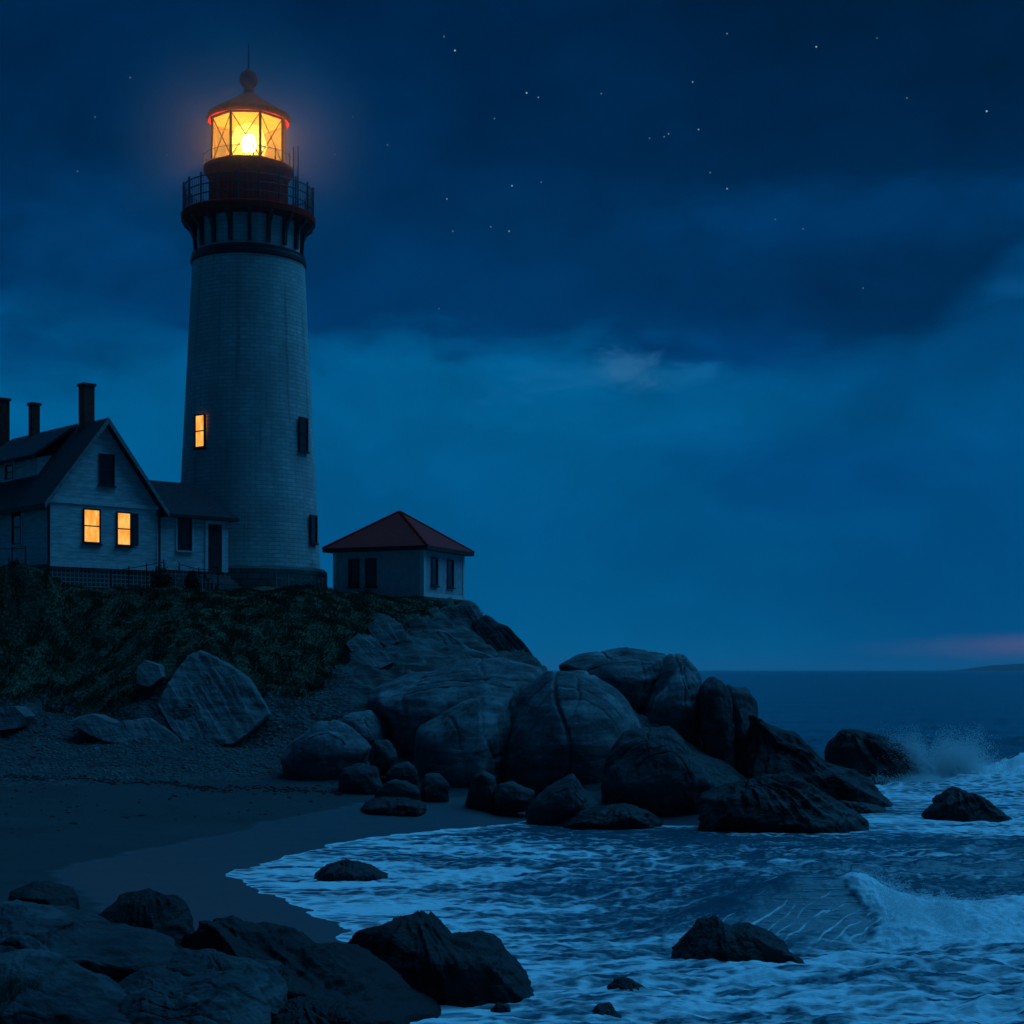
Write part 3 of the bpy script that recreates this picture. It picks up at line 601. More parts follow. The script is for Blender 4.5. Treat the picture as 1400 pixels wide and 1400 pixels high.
def slab(name, label, poly, Yf, lean, mat, seed, group, dy=.0):
    """a tilted plate of bedrock: a streaked top face cut to an angular outline, with real thickness running back into the bank"""
    Yc = Yf + dy; P = np.array([(px2x(a, Yc), py2z(b, Yc)) for a, b in poly]); c = P.mean(0); n = 180; nr = 60
    ph = np.linspace(0, 2*math.pi, n, endpoint=False); d = np.stack([np.cos(ph), np.sin(ph)], 1); rr = np.full(n, .02)
    for a, b in zip(P, np.roll(P, -1, 0)):
        e = b-a; den = d[:,0]*e[1]-d[:,1]*e[0]; q = a-c
        with np.errstate(divide='ignore', invalid='ignore'):
            t = (q[0]*e[1]-q[1]*e[0])/den; u = (q[0]*d[:,1]-q[1]*d[:,0])/den
        rr = np.where((np.abs(den) > 1e-9) & (u >= -1e-6) & (u <= 1+1e-6) & (t > 0), np.maximum(rr, t), rr)
    rings = [(k/nr, 0.0) for k in range(1, nr+1)] + [(1.02, .12), (1.03, .35), (1.0, .8), (.9, 1.8)]
    X = np.stack([c[0] + f*rr*d[:,0] for f, _ in rings]); Z = np.stack([c[1] + f*rr*d[:,1] for f, _ in rings])
    Yv = Yc + lean*(Z-P[:,1].min()) + np.array([g for _, g in rings])[:,None]
    V = np.concatenate([np.stack([X, Yv, Z], 2).reshape(-1,3), [[c[0], Yc+lean*(c[1]-P[:,1].min()), c[1]]]])
    size = rr.mean(); ca, sa = math.cos(.9), math.sin(.9)
    across = V[:,0]*sa + V[:,2]*ca; along = V[:,0]*ca - V[:,2]*sa
    q = np.stack([across*2.6, along*.35, V[:,1]*.3], 1); w = across*1.5 + .35*pn(np.stack([along*.5, across*.3, across*0], 1), seed); st = w-np.floor(w)
    h = .07*fbm(q, 5, seed, .6) + .09*st*(.4+np.abs(pn(q*.4, seed+5))*1.4) + .16*fbm(V*.5, 3, seed+9)
    h = h*min(1, size/1.4)
    V = V + h[:,None]*np.array([0, -.75, .55])
    V[:,:] += (.05*min(1,size))*np.stack([fbm(V*1.6, 3, seed+20), fbm(V*1.6, 3, seed+30), fbm(V*1.6, 3, seed+40)], 1)
    m = len(rings); idx = np.arange(m*n).reshape(m, n); nx = np.roll(idx, -1, 1)
    faces = [tuple(f) for f in np.stack([idx[:-1], idx[1:], nx[1:], nx[:-1]], 2).reshape(-1,4)] + [(int(i), int(j), m*n) for i, j in zip(idx[0], nx[0])]
    o0 = np.array([c[0], Yc, c[1]]); ob = mesh_np(name, V-o0, faces, M[mat], smooth=True); ob.data.set_sharp_from_angle(angle=R(40)); ob.location = o0
    return tag(ob, label, 'rock', group)
OB = {}
for b in B:
    nm, lab, poly, Yf, D, lean, mat, amp, jag, fr, sd, gr = b
    big = (max(p[0] for p in poly)-min(p[0] for p in poly)) > 150
    kw = {}
    if nm == 'boulder': kw = dict(under=lean+.06, facet=.28, layers=.045)
    elif nm == 'stone': kw = dict(under=lean+.2, facet=.5)
    elif nm == 'rock_slab':
        slab(nm, lab, poly, Yf, lean, mat, sd, gr); continue
    elif nm == 'ledge': kw = dict(pw=.62, facet=.8, layers=.03, under=lean+.25, skirt=.2); jag = max(jag, .045)
    else: kw = dict(facet=.7)
    OB[sd] = rock(nm, lab, poly, Yf, D, lean, mat, amp, jag, fr, sd, gr, **kw, nphi=260 if big else 140, nth=130 if big else 70, cat='stone' if nm == 'stone' else 'rock')

# grass growing over the corner of the nearest ledge
def ledge_grass():
    from mathutils.bvhtree import BVHTree
    ob = OB[36]; me = ob.data; o = ob.location
    tree = BVHTree.FromPolygons([v.co + o for v in me.vertices], [tuple(p.vertices) for p in me.polygons])
    r = np.random.default_rng(44); V = []; tone = []
    for _ in range(9000):
        Y = r.uniform(18.2, 20.6); px = -90 + 190*r.random()**1.2; X = px2x(px, Y)
        if pn(np.array([[X*1.6, Y*1.6, 2.0]]), 4)[0] + (30-px)/110 < .0: continue
        h = tree.ray_cast(Vector((X, Y, 6)), Vector((0, 0, -1)))
        if h[0] is None or h[0].z > H + (HY-1345)/F*Y + .05*r.normal(): continue
        L = r.uniform(.05, .16); a = r.uniform(0, 6.28); w = .004; b = h[0]; dx, dy = .35*L+.25*L*r.normal(), -.1*L+.25*L*r.normal()
        c_, s_ = math.cos(a)*w, math.sin(a)*w
        V += [(b.x-c_, b.y-s_, b.z-.01), (b.x+c_, b.y+s_, b.z-.01), (b.x+dx, b.y+dy, b.z+L)]; tone += [r.random()]*3
    if not V: return
    n = len(V)//3; t = bpy.data.materials['grass_blades']
    o2 = mesh_np('grass', np.array(V), np.arange(n*3).reshape(n, 3), t, attrs={'tone': np.array(tone)})
    tag(o2, 'short grass growing over the nearest ledge in the bottom left corner', 'grass', kind='stuff')
ledge_grass()
# ------------------------------------------------------------------ sea
def wave_fields(X, Y):
    d = -shore_dist(X, Y)                    # distance out from the waterline
    px = X/np.maximum(Y,1)*F+700; py = HY + H*F/np.maximum(Y,1)
    p = np.stack([X, Y, X*0], 1)
    deep = sstep(0, 10, d)
    far = sstep(500, 120, Y)
    calm = 1-.85*np.exp(-((Y-31.6-.12*(X-6))/1.5)**4)*sstep(2.6, 4.5, X)
    z = .02 + deep*far*(.10*np.sin(Y*.55 + .10*X + 2*pn(p*.08, 3)) + .05*np.sin(Y*1.25 - .22*X + 3*pn(p*.15, 4)))
    z += far*(.25+.75*deep)*.16*fbm(p*np.array([.45,1.0,1]), 5, 8, .55)*sstep(-.5, 4, d)*calm
    z += far*.06*calm*fbm(p*np.array([1.3,3.0,1]), 4, 28, .6)*sstep(-.5, 3, d)*sstep(90, 50, Y)
    # curling wave
    A = sum(np.interp(X+o_, [2.0, 3.0, 4.0, 5.0, 5.8, 6.4, 7.0, 7.8, 9, 12, 20], [0, .2, .6, 1.02, 1.15, 1.05, .75, .5, .3, .25, .2])*w_ for o_, w_ in ((-.9,.1),(-.6,.15),(-.3,.16),(0,.18),(.3,.16),(.6,.15),(.9,.1)))
    A = A*(1+.12*pn(p*.7, 14))
    Y0 = 30.6 + .12*(X-6) + .35*pn(p*.35, 15)
    s = Y - Y0
    prof = np.where(s < 1.7, sstep(-.8, 1.7, s)**1.4, np.exp(-np.maximum(s-1.7, 0)/2.6))
    trough = -.14*np.exp(-((s+1.2)/1.2)**2)
    z += A*(prof + trough)
    broken = sstep(6.3, 7.5, X + .6*pn(p*1.3, 71) + .35*s)*sstep(2.9, 1.0, np.abs(s-.4))*sstep(60, 40, Y)
    z += broken*(.10 + .10*np.abs(fbm(p*np.array([2.2,2.2,1]), 5, 19)) + .26*pn(p*.8, 20))
    # second small crest nearer the tip of the rocks
    A2 = np.exp(-((X-7)/5.5)**2)*.28; s2 = Y - (40.5 + .06*X)
    z += A2*np.where(s2 < 0, np.exp(-(s2/.8)**2), np.exp(-(s2/2.5)**2))
    # swash round the far rock
    sw = np.exp(-(((X-21.5)/6)**2 + ((Y-72.2)/3.2)**2)); z += sw*(.85+.55*fbm(p*.9, 4, 25))
    s3 = Y - 72.6 - .5*pn(p*.3, 26); roll = sstep(21, 24, X)*np.where(s3 < 0, np.exp(-(s3/.9)**2), np.exp(-(s3/2.6)**2)); z += roll*(.8+.35*fbm(p*1.1, 4, 27))
    # foam
    gz = ground_z(X, Y); dep = z - gz
    f = .0*X
    f = np.maximum(f, .9*np.exp(-np.maximum(dep,0)/.022)*sstep(75, 60, Y))
    f = np.maximum(f, .72*np.exp(-np.maximum(dep,0)/.10)*sstep(75, 60, Y))
    f = np.maximum(f, .62*sstep(13, 1, d)*sstep(58, 44, Y)*sstep(9,-2,X))
    f = np.maximum(f, .56*sstep(38, 30, Y)*sstep(-6, -2, X)*(1-.5*sstep(4,9,X)*sstep(27,30,Y)))
    f = np.maximum(f, .52*sstep(29.5, 26, Y))
    f = np.maximum(f, .46*sstep(49.5, 44, Y)*sstep(33, 39, Y)*(1-.45*sstep(2, 6, X)))
    f = np.maximum(f, .58*sstep(47.0, 50, Y)*sstep(80, 70, Y)*sstep(4, 9, X))
    cl = Y - 1.9*sstep(.5, 6.5, X)*sstep(38, 32, Y) + .5*pn(p*np.array([.18,.3,1]), 81)
    st2 = ridged(np.stack([X*.20, cl*1.25, X*0+5], 1), 4, 80)
    f = f + sstep(.02, .2, f)*sstep(55, 48, Y)*sstep(.4, 1.2, d)*(.34*sstep(.25, .72, st2) - .20)
    f = f*(.86+.55*pn(p*np.array([.16,.34,1]), 55) + .25*pn(p*np.array([.5,1.1,1]), 56))
    f = np.maximum(f, .95*sw)
    f = np.maximum(f, .9*roll*sstep(2.2, .6, s3))
    back = np.exp(-((s-4.6)/2.6)**4)*sstep(3.5, 6, X)*sstep(45,39,Y)
    f = f*(1-.88*back)
    fz = np.clip(prof, 0, 1)
    wx = X - 2.1*fz**.75; brk = pn(np.stack([X*2.6, fz*4.5, X*0+9], 1), 48)
    sc_ = wx*2.3 + 1.35*pn(np.stack([wx*.9, fz*.9, X*0], 1), 44) + .45*pn(np.stack([X*2.4, fz*2.6, X*0], 1), 45)
    sc2 = wx*4.9 + 1.3*pn(np.stack([wx*1.3, fz*1.2, X*0], 1), 51) + .4*pn(np.stack([X*3.4, fz*3, X*0], 1), 52)
    streak = (1-np.abs(np.sin(math.pi*sc_)))**4*sstep(-.45, .25, brk + .25) + .55*(1-np.abs(np.sin(math.pi*sc2)))**5*sstep(-.2, .4, -brk)
    face = sstep(.04, .25, fz*A)*sstep(2.2, 1.2, s)*sstep(-.8, -.2, s)*sstep(2.6, 4, X)
    f = f*(1-face) + face*np.clip(.10 + .72*sstep(.08, .65, streak) + .35*sstep(.35,.0,fz), 0, 1)*(1-.75*sstep(.45, .85, fz))
    f = np.maximum(f, .62*np.exp(-((s-1.72-.12*pn(p*np.array([3.,1,1]), 57))/.10)**2)*sstep(3.6, 4.6, X)*sstep(-.3, .15, pn(p*np.array([2.2,.6,1]), 58)))
    f = np.maximum(f, broken*1.1)
    f = np.maximum(f, .75*A2/.28*np.exp(-((s2+.1)/.35)**2)*sstep(.0,.4,pn(p*.5,31)+.2))
    return z, np.clip(f, 0, 1.1), broken, np.clip(face*(1-broken), 0, 1)
def build_sea():
    us = np.unique(np.concatenate([np.linspace(-1.6, -.36, 30), np.linspace(-.36, .09, 400), np.linspace(.09, .25, 330), np.linspace(.25, .36, 100), np.linspace(.36, 1.6, 30)]))
    pys = np.concatenate([[916.55, 916.8, 917.3], np.arange(918, 1012, 1.6), np.arange(1012, 1236, .72), np.arange(1236, 1312, .3), np.arange(1312, 1420, .72), np.linspace(1425, 2000, 60)])
    Ys = H*F/(pys-HY)
    U, YY = np.meshgrid(us, Ys); X = (U*YY).ravel(); Y = YY.ravel()
    z, f, br, fc = wave_fields(X, Y)
    Yd = Y - .55*np.clip(br, 0, 1)*np.clip(z, 0, 1)*.4
    V = np.stack([X, Yd, z], 1); nu = len(us)
    a = (np.arange(len(Ys)-1)[:,None]*nu + np.arange(nu-1)[None,:]).ravel()
    Fq = np.stack([a, a+nu, a+nu+1, a+1], 1)
    t = new_mat('sea_water'); P = t.geo.outputs['Position']
    at = t.node('ShaderNodeAttribute', attribute_name='foam')
    wn = t.node('ShaderNodeTexNoise'); t.l.new(P, wn.inputs['Vector']); wn.inputs['Scale'].default_value = .9; wn.inputs['Detail'].default_value = 4
    ws = t.vmath('SCALE', wn.outputs['Color']); ws.inputs['Scale'].default_value = .55
    W = t.vmath('ADD', P, ws.outputs[0]).outputs[0]
    n1 = t.noise(t.mapping(W, (.34,1.0,.6)), 1.35, 9, .64, .5)
    n2 = t.noise(t.mapping(W, (.30,1.7,1)), 3.6, 7, .68, .3)
    vo = t.node('ShaderNodeTexVoronoi', feature='DISTANCE_TO_EDGE'); t.l.new(t.mapping(W, (.8,1.5,1)), vo.inputs['Vector']); vo.inputs['Scale'].default_value = 1.6
    lace = t.mr(vo.outputs['Distance'], 0, .22, 1, 0)
    s = t.math('ADD', t.math('MULTIPLY', n1, .70), t.math('ADD', t.math('MULTIPLY', n2, .58), t.math('MULTIPLY', lace, .26)))
    af = t.node('ShaderNodeAttribute', attribute_name='face')
    s = t.math('ADD', t.math('MULTIPLY', s, t.math('SUBTRACT', 1.0, t.math('MULTIPLY', af.outputs['Fac'], .4))), t.math('MULTIPLY', af.outputs['Fac'], .25))
    s = t.math('ADD', s, t.math('MULTIPLY', at.outputs['Fac'], .95))
    foam = t.mr(s, .99, 1.45, 0, 1)
    foam = t.math('MULTIPLY', foam, t.mr(at.outputs['Fac'], .01, .12))
    # ripples
    b1 = t.noise(t.mapping(W, (.6,1.4,1)), 1.6, 7, .6); b2 = t.noise(t.mapping(P, (.05,.16,1)), 1, 8, .65)
    hb = t.math('MULTIPLY', t.math('ADD', t.math('MULTIPLY', b1, .18), t.math('MULTIPLY', b2, 1.2)), t.math('SUBTRACT', 1.0, t.math('MULTIPLY', af.outputs['Fac'], .3)))
    nb = t.bump(hb, .6, .45)
    water = principled(t, (.016,.085,.115,1), .24, nb, .4, link=False); 
    fb = t.bump(t.math('ADD', t.math('MULTIPLY', foam, .5), t.math('MULTIPLY', n2, .5)), .7, .12)
    fo = t.node('ShaderNodeBsdfDiffuse'); fo.inputs[0].default_value = (.8,.82,.82,1); t.l.new(fb, fo.inputs['Normal'])
    mx = t.node('ShaderNodeMixShader'); t.l.new(foam, mx.inputs[0]); t.l.new(water, mx.inputs[1]); t.l.new(fo.outputs[0], mx.inputs[2])
    t.l.new(mx.outputs[0], t.out.inputs[0])
    o = mesh_np('sea', V, Fq, t.m, smooth=True, attrs={'foam': f, 'face': fc})
    tag(o, 'dark sea with white surf and a curling wave near the beach', 'sea', kind='structure')
build_sea()
def spray_mat():
    t = new_mat('spray_drops')
    d = t.node('ShaderNodeBsdfDiffuse'); d.inputs[0].default_value = (.85,.87,.87,1)
    tl = t.node('ShaderNodeBsdfTranslucent'); tl.inputs[0].default_value = (.85,.87,.87,1)
    m = t.node('ShaderNodeMixShader'); m.inputs[0].default_value = .45; t.l.new(d.outputs[0], m.inputs[1]); t.l.new(tl.outputs[0], m.inputs[2])
    tr = t.node('ShaderNodeBsdfTransparent'); m2 = t.node('ShaderNodeMixShader'); m2.inputs[0].default_value = .40
    t.l.new(tr.outputs[0], m2.inputs[1]); t.l.new(m.outputs[0], m2.inputs[2]); t.l.new(m2.outputs[0], t.out.inputs[0]); return t.m
M['spray'] = spray_mat()
OCT_V = np.array([(1,0,0),(-1,0,0),(0,1,0),(0,-1,0),(0,0,1),(0,0,-1)], float)
OCT_F = np.array([(0,2,4),(2,1,4),(1,3,4),(3,0,4),(2,0,5),(1,2,5),(3,1,5),(0,3,5)])
def drops(name, label, P, S):
    n = len(P); V = (OCT_V[None]*S[:,None,None] + P[:,None,:]).reshape(-1,3)
    Fc = (OCT_F[None] + (np.arange(n)*6)[:,None,None]).reshape(-1,3)
    tag(mesh_np(name, V, Fc, M['spray'], smooth=True), label, 'sea spray', kind='stuff')
def plume(r, n, x0, y0, w, h, lean, dpt, spread=1.0):
    t = r.random(n)**1.9; a = r.normal(0, 1, n)
    z = h*t*(1-.22*np.abs(a))*np.random.default_rng(int(n)+5).uniform(.55, 1.15, 26)[np.floor(r.random(n)*26).astype(int)]; x = x0 + a*w*(.55+.55*t*spread) + lean*t*h; y = y0 + r.normal(0, dpt, n)
    # jets: gather the drops along random fingers
    fing = np.floor(r.random(n)*26); fr = np.random.default_rng(int(n)).normal(0, 1, 26)
    x = x*.35 + .65*(x0 + fr[fing.astype(int)]*w*(.4+.8*t) + lean*t*h)
    return np.stack([x, y, z], 1)
r = np.random.default_rng(12)
Pl = [plume(r, 15000, px2x(1262,71), 70.8, .75, 2.6, -.25, .5), plume(r, 18000, px2x(1298,71), 71.2, .9, 2.45, .25, .6),
      plume(r, 9000, px2x(1335,71), 71.5, .9, 1.25, .1, .6), plume(r, 9000, px2x(1380,71), 71.8, 1.3, .85, .1, .7), plume(r, 8000, px2x(1240,71), 69.6, 1.0, .6, 0, .4), plume(r, 6000, px2x(1440,71), 71.8, 1.3, .7, .1, .7)]
P_ = np.concatenate(Pl+Pl+Pl+Pl+Pl); P_ = P_ + r.normal(0, .06, P_.shape); drops('sea_spray', 'white spray thrown up behind the large dark rock far out', P_, r.uniform(.007, .019, len(P_)))
N = 170000; Xb = 6.1 + 9*r.random(N)**1.2 + .35*r.normal(0, 1, N); yb = 30.6 + .12*(Xb-6) + .75 + r.normal(0, .5, N)
hz = np.interp(Xb, [6.25,6.6,7.0,7.4,7.9,8.4,9.2,10.5,15], [.0,.12,.30,.48,.48,.36,.25,.22,.2])*(1+.5*pn(np.stack([Xb*1.7, Xb*0, Xb*0], 1), 9))
zb, fb_, bb_, fc_ = wave_fields(Xb, yb)
zt = zb - .15 + hz*r.random(N)**1.6*(.55+.9*np.abs(pn(np.stack([Xb*3.4, yb*2, Xb*0],1), 4)))
drops('sea_spray', 'soft white spray blowing off the breaking wave near the right edge', np.stack([Xb+.25*(zt-zb), yb, zt], 1), r.uniform(.004, .012, N))

# ------------------------------------------------------------------ far headland
def build_far():
    xs = np.linspace(1900, 5200, 120); ys = np.linspace(7600, 8400, 16); X, Y = np.meshgrid(xs, ys)
    h = np.interp(X, [1900, 2200, 2350, 2700, 3400, 5200], [-3, 6, 26, 52, 80, 60])*np.sin(np.clip((Y-7600)/800, 0, 1)*math.pi)**.6
    n = fbm(np.stack([X.ravel()*.004, Y.ravel()*.004, X.ravel()*0], 1), 4, 3).reshape(X.shape)
    Z = h*(1+.3*n) - 3; nu = len(xs)
    a = (np.arange(len(ys)-1)[:,None]*nu + np.arange(nu-1)[None,:]).ravel()
    o = mesh_np('hills', np.stack([X.ravel(), Y.ravel(), Z.ravel()], 1), np.stack([a, a+1, a+nu+1, a+nu], 1), plain('far_land', (.06,.065,.075), .95, .3, .01), smooth=True)  # distance haze also put into the land colour as a bluish tint
    tag(o, 'low distant headland on the horizon at the right', 'hills', kind='structure')
build_far()

# ------------------------------------------------------------------ windows
def window(parent, c, right, out, w, h, lit_pane=False, frame_mat='dark_trim', trim=None, muntins=1, shutter=0, depth=.05):
    """a sash window: frame part with pane, sill (and shutter) sub-parts; c centre on the wall, in the parent's space"""
    c, right, out = Vector(c), Vector(right).normalized(), Vector(out).normalized(); up = Vector((0,0,1))
    Mx = Matrix((right, out, up)).transposed().to_4x4(); Mx.translation = c
    fw = .07; m = MB()
    m.box(-w/2-fw, -w/2, -.05, .07, -h/2-fw, h/2+fw, Mx); m.box(w/2, w/2+fw, -.05, .07, -h/2-fw, h/2+fw, Mx)
    m.box(-w/2, w/2, -.05, .07, h/2, h/2+fw, Mx); m.box(-w/2, w/2, -.05, .07, -h/2-fw, -h/2, Mx)
    m.box(-w/2, w/2, .0, .045, -.028, .028, Mx)
    fr = m.build('window', M[frame_mat], parent)
    p = MB().box(-w/2+.002, w/2-.002, -.05, .015, -h/2+.002, h/2-.002, Mx).build('pane', M['lit'] if lit_pane else M['glass_dark'], fr)
    MB().box(-w/2-.14, w/2+.14, -.05, .13, -h/2-fw-.07, -h/2-fw-.003, Mx).build('sill', M[trim or frame_mat], fr)
    if trim:
        k = MB(); k.box(-w/2-fw-.11, -w/2-fw-.003, -.04, .05, -h/2-fw, h/2+fw+.12, Mx); k.box(w/2+fw+.003, w/2+fw+.11, -.04, .05, -h/2-fw, h/2+fw+.12, Mx)
        k.box(-w/2-fw, w/2+fw, -.04, .05, h/2+fw+.003, h/2+fw+.12, Mx); k.build('trim', M[trim], fr)
    if lit_pane: fr['label'] = 'lit window glowing warm yellow'
    return fr

# ------------------------------------------------------------------ lighthouse
def build_lighthouse():
    YT = 88.0; s = F/YT; X0 = px2x(340, YT); Z0 = 8.7
    L = empty('lighthouse', (X0, YT, Z0)); tag(L, 'tall white brick lighthouse with a glowing red-roofed lantern on the headland', 'lighthouse')
    z = lambda py: H + (HY-py)/s - Z0
    r = lambda px: px/s
    MB().lathe([(r(107), -1.0), (r(107), z(783)), (r(103), z(779)), (r(98), z(778))], 72).build('plinth', M['stone'], L, True)
    sh = [(r(98.5), z(782))]
    for k in range(0, 25):
        py = 778 - k*(778-362)/24; sh.append((r(98 - (98-75.5)*((778-py)/426)**.92), z(py)))
    MB().lathe(sh, 96).build('tower_shaft', M['brick_white'], L, True)
    MB().lathe([(r(74.5), z(366)), (r(78.5), z(363)), (r(78.5), z(358)), (r(76.5), z(356)), (r(77), z(352)), (r(72), z(350)), (r(70.5), z(349))], 72).build('cornice', M['black_iron'], L, True)
    MB().lathe([(r(70.5), z(350)), (r(70.5), z(305))], 72).build('corbel_wall', M['brick_white'], L, True)
    for k in range(18):
        a = 2*math.pi*(k+.5)/18; Mx = Matrix.Rotation(a, 4, 'Z')
        m = MB(); w = .095
        prof = [(-r(70), z(347)), (-r(75), z(347)), (-r(76), z(328)), (-r(80), z(318)), (-r(88), z(311)), (-r(88), z(307)), (-r(70), z(307))]
        vs = [Mx @ Vector((sx, y, zz)) for sx in (-w, w) for y, zz in prof]; n = len(prof)
        m.add(vs, [tuple(range(n)), tuple(range(2*n-1, n-1, -1))] + [(i, n+i, n+(i+1)%n, (i+1)%n) for i in range(n)])
        m.build('bracket', M['black_iron'], L)
    MB().lathe([(r(60), z(309)), (r(84), z(309.5)), (r(90.5), z(306)), (r(91), z(298)), (r(89), z(296.5)), (r(50), z(296.5))], 72).build('gallery_deck', M['dark_red_iron'], L, True)
    rail = MB()
    for k in range(120):
        a = 2*math.pi*k/120; rail.tube((r(88)*math.sin(a), -r(88)*math.cos(a), z(297)), (r(88)*math.sin(a), -r(88)*math.cos(a), z(262)), .014, n=4)
    ra = rail.build('gallery_railing', M['black_iron'], L)
    for py in (262, 273, 285): MB().ring(r(88), z(py), .035, 60).build('hoop', M['black_iron'], ra)
    for k in range(20):
        a = 2*math.pi*k/20; x, y = r(88)*math.sin(a), -r(88)*math.cos(a)
        MB().tube((x, y, z(297)), (x, y, z(257)), .05).build('post', M['black_iron'], ra)
    dr = MB().lathe([(r(53), z(299)), (r(53), z(246)), (r(54), z(244))], 64).build('watch_room', M['dark_red_iron'], L, True)
    rb = MB()
    for k in range(48):
        a = 2*math.pi*k/48; rb.tube((r(53)*math.sin(a), -r(53)*math.cos(a), z(298)), (r(53)*math.sin(a), -r(53)*math.cos(a), z(247)), .025, n=5)
    rb.build('ribs', M['dark_red_iron'], dr)
    MB().lathe([(r(53), z(250)), (r(57), z(242)), (r(61), z(237)), (r(61), z(232)), (r(59), z(230.5)), (r(30), z(230.5))], 64).build('lantern_gallery', M['red_iron'], L, True)
    ra2 = MB().ring(r(60), z(217), .018, 48).build('lantern_railing', M['black_iron'], L)
    for k in range(12):
        a = 2*math.pi*(k+.5)/12; MB().tube((r(60)*math.sin(a), -r(60)*math.cos(a), z(231)), (r(60)*math.sin(a), -r(60)*math.cos(a), z(213)), .03).build('post', M['black_iron'], ra2)
    # lantern room: eight panes
    n = 8; Rg = r(51); rot = math.pi/8 + R(4); zb, zt = z(230), z(166)
    cor = [(Rg*math.sin(rot+2*math.pi*k/n), -Rg*math.cos(rot+2*math.pi*k/n)) for k in range(n)]
    fr = MB()
    for k in range(n):
        x, y = cor[k]; fr.tube((x, y, zb), (x, y, zt), .075, n=8)
        x2, y2 = cor[(k+1)%n]
        fr.tube((x, y, zb+.06), (x2, y2, zb+.06), .08); fr.tube((x, y, zt-.06), (x2, y2, zt-.06), .08)
        q = .985
        fr.tube((x*q, y*q, zb+.1), (x2*q, y2*q, zt-.1), .028, n=6); fr.tube((x2*q, y2*q, zb+.1), (x*q, y*q, zt-.1), .028, n=6)
    fo = fr.build('lantern_frame', M['bronze'], L)
    for k in range(n):
        (x, y), (x2, y2) = cor[k], cor[(k+1)%n]; q = .97
        MB().add([(x*q, y*q, zb), (x2*q, y2*q, zb), (x2*q, y2*q, zt), (x*q, y*q, zt)], [(0,1,2,3)]).build('pane', M['lantern_glass'], fo)
    MB().lathe([(.3, zb+.1), (.72, zb+.3), (.98, (zb+zt)/2), (.72, zt-.45), (.3, zt-.2)], 40).build('lens', M['lens'], L, True)
    zc = z(196)
    MB().lathe([(.001, zc-.5), (.3, zc-.4), (.4, zc-.15), (.4, zc+.1), (.27, zc+.4), (.001, zc+.5)], 24).build('lamp', M['lamp'], L, True)
    MB().lathe([(.1, zb), (.1, zc-.4)], 12).build('lamp_stand', M['black_iron'], L, True)
    MB().lathe([(r(50), z(167.5)), (r(34), z(159)), (r(18), z(152)), (.05, z(150))], n*2, rot).build('ceiling', M['cream'], L, True)
    MB().lathe([(r(50.3), z(231)), (r(48.5), z(231)), (r(48.5), z(227.5))], n, rot).build('parapet', M['cream'], L, False)
    MB().lathe([(r(50.2), z(167.2)), (r(55.5), z(168)), (r(57.5), z(165)), (r(57), z(160)), (r(54), z(157.5)), (r(40), z(149)), (r(22), z(138)), (r(8), z(129)), (r(7), z(125)), (r(5), z(121))], n*2, rot).build('lantern_roof', M['red_iron'], L, False)
    MB().lathe([(r(5), z(124)), (r(7.5), z(120)), (r(12), z(113)), (r(12.6), z(108)), (r(10.5), z(101)), (r(5), z(97)), (r(2.2), z(94))], 28).build('ball_finial', M['red_iron'], L, True)
    MB().tube((0,0,z(97)), (0,0,z(58)), .07, .018).build('lightning_rod', M['black_iron'], L)
    for a, pyt, pyb in ((R(62), 212, 298), (R(55), 216, 298)):
        MB().tube((r(82)*math.sin(a), -r(82)*math.cos(a), z(pyb)), (r(82)*math.sin(a), -r(82)*math.cos(a), z(pyt)), .045, .03).build('antenna', M['black_iron'], L)
    for (pxc, pyc, hh, litp) in ((289, 600, 41, True), (418, 600, 42, False), (430, 726, 34, False)):
        Rr = r(98 - (98-75.5)*((778-pyc)/426)**.92); sa = (pxc-340)/s/Rr; a = math.asin(max(-.99, min(.99, sa)))
        out = Vector((math.sin(a), -math.cos(a), 0)); rt = Vector((math.cos(a), math.sin(a), 0))
        window(L, out*(Rr+.085) + Vector((0,0,z(pyc))), rt, out, .62, hh/s, litp, 'dark_trim')
    return L
build_lighthouse()

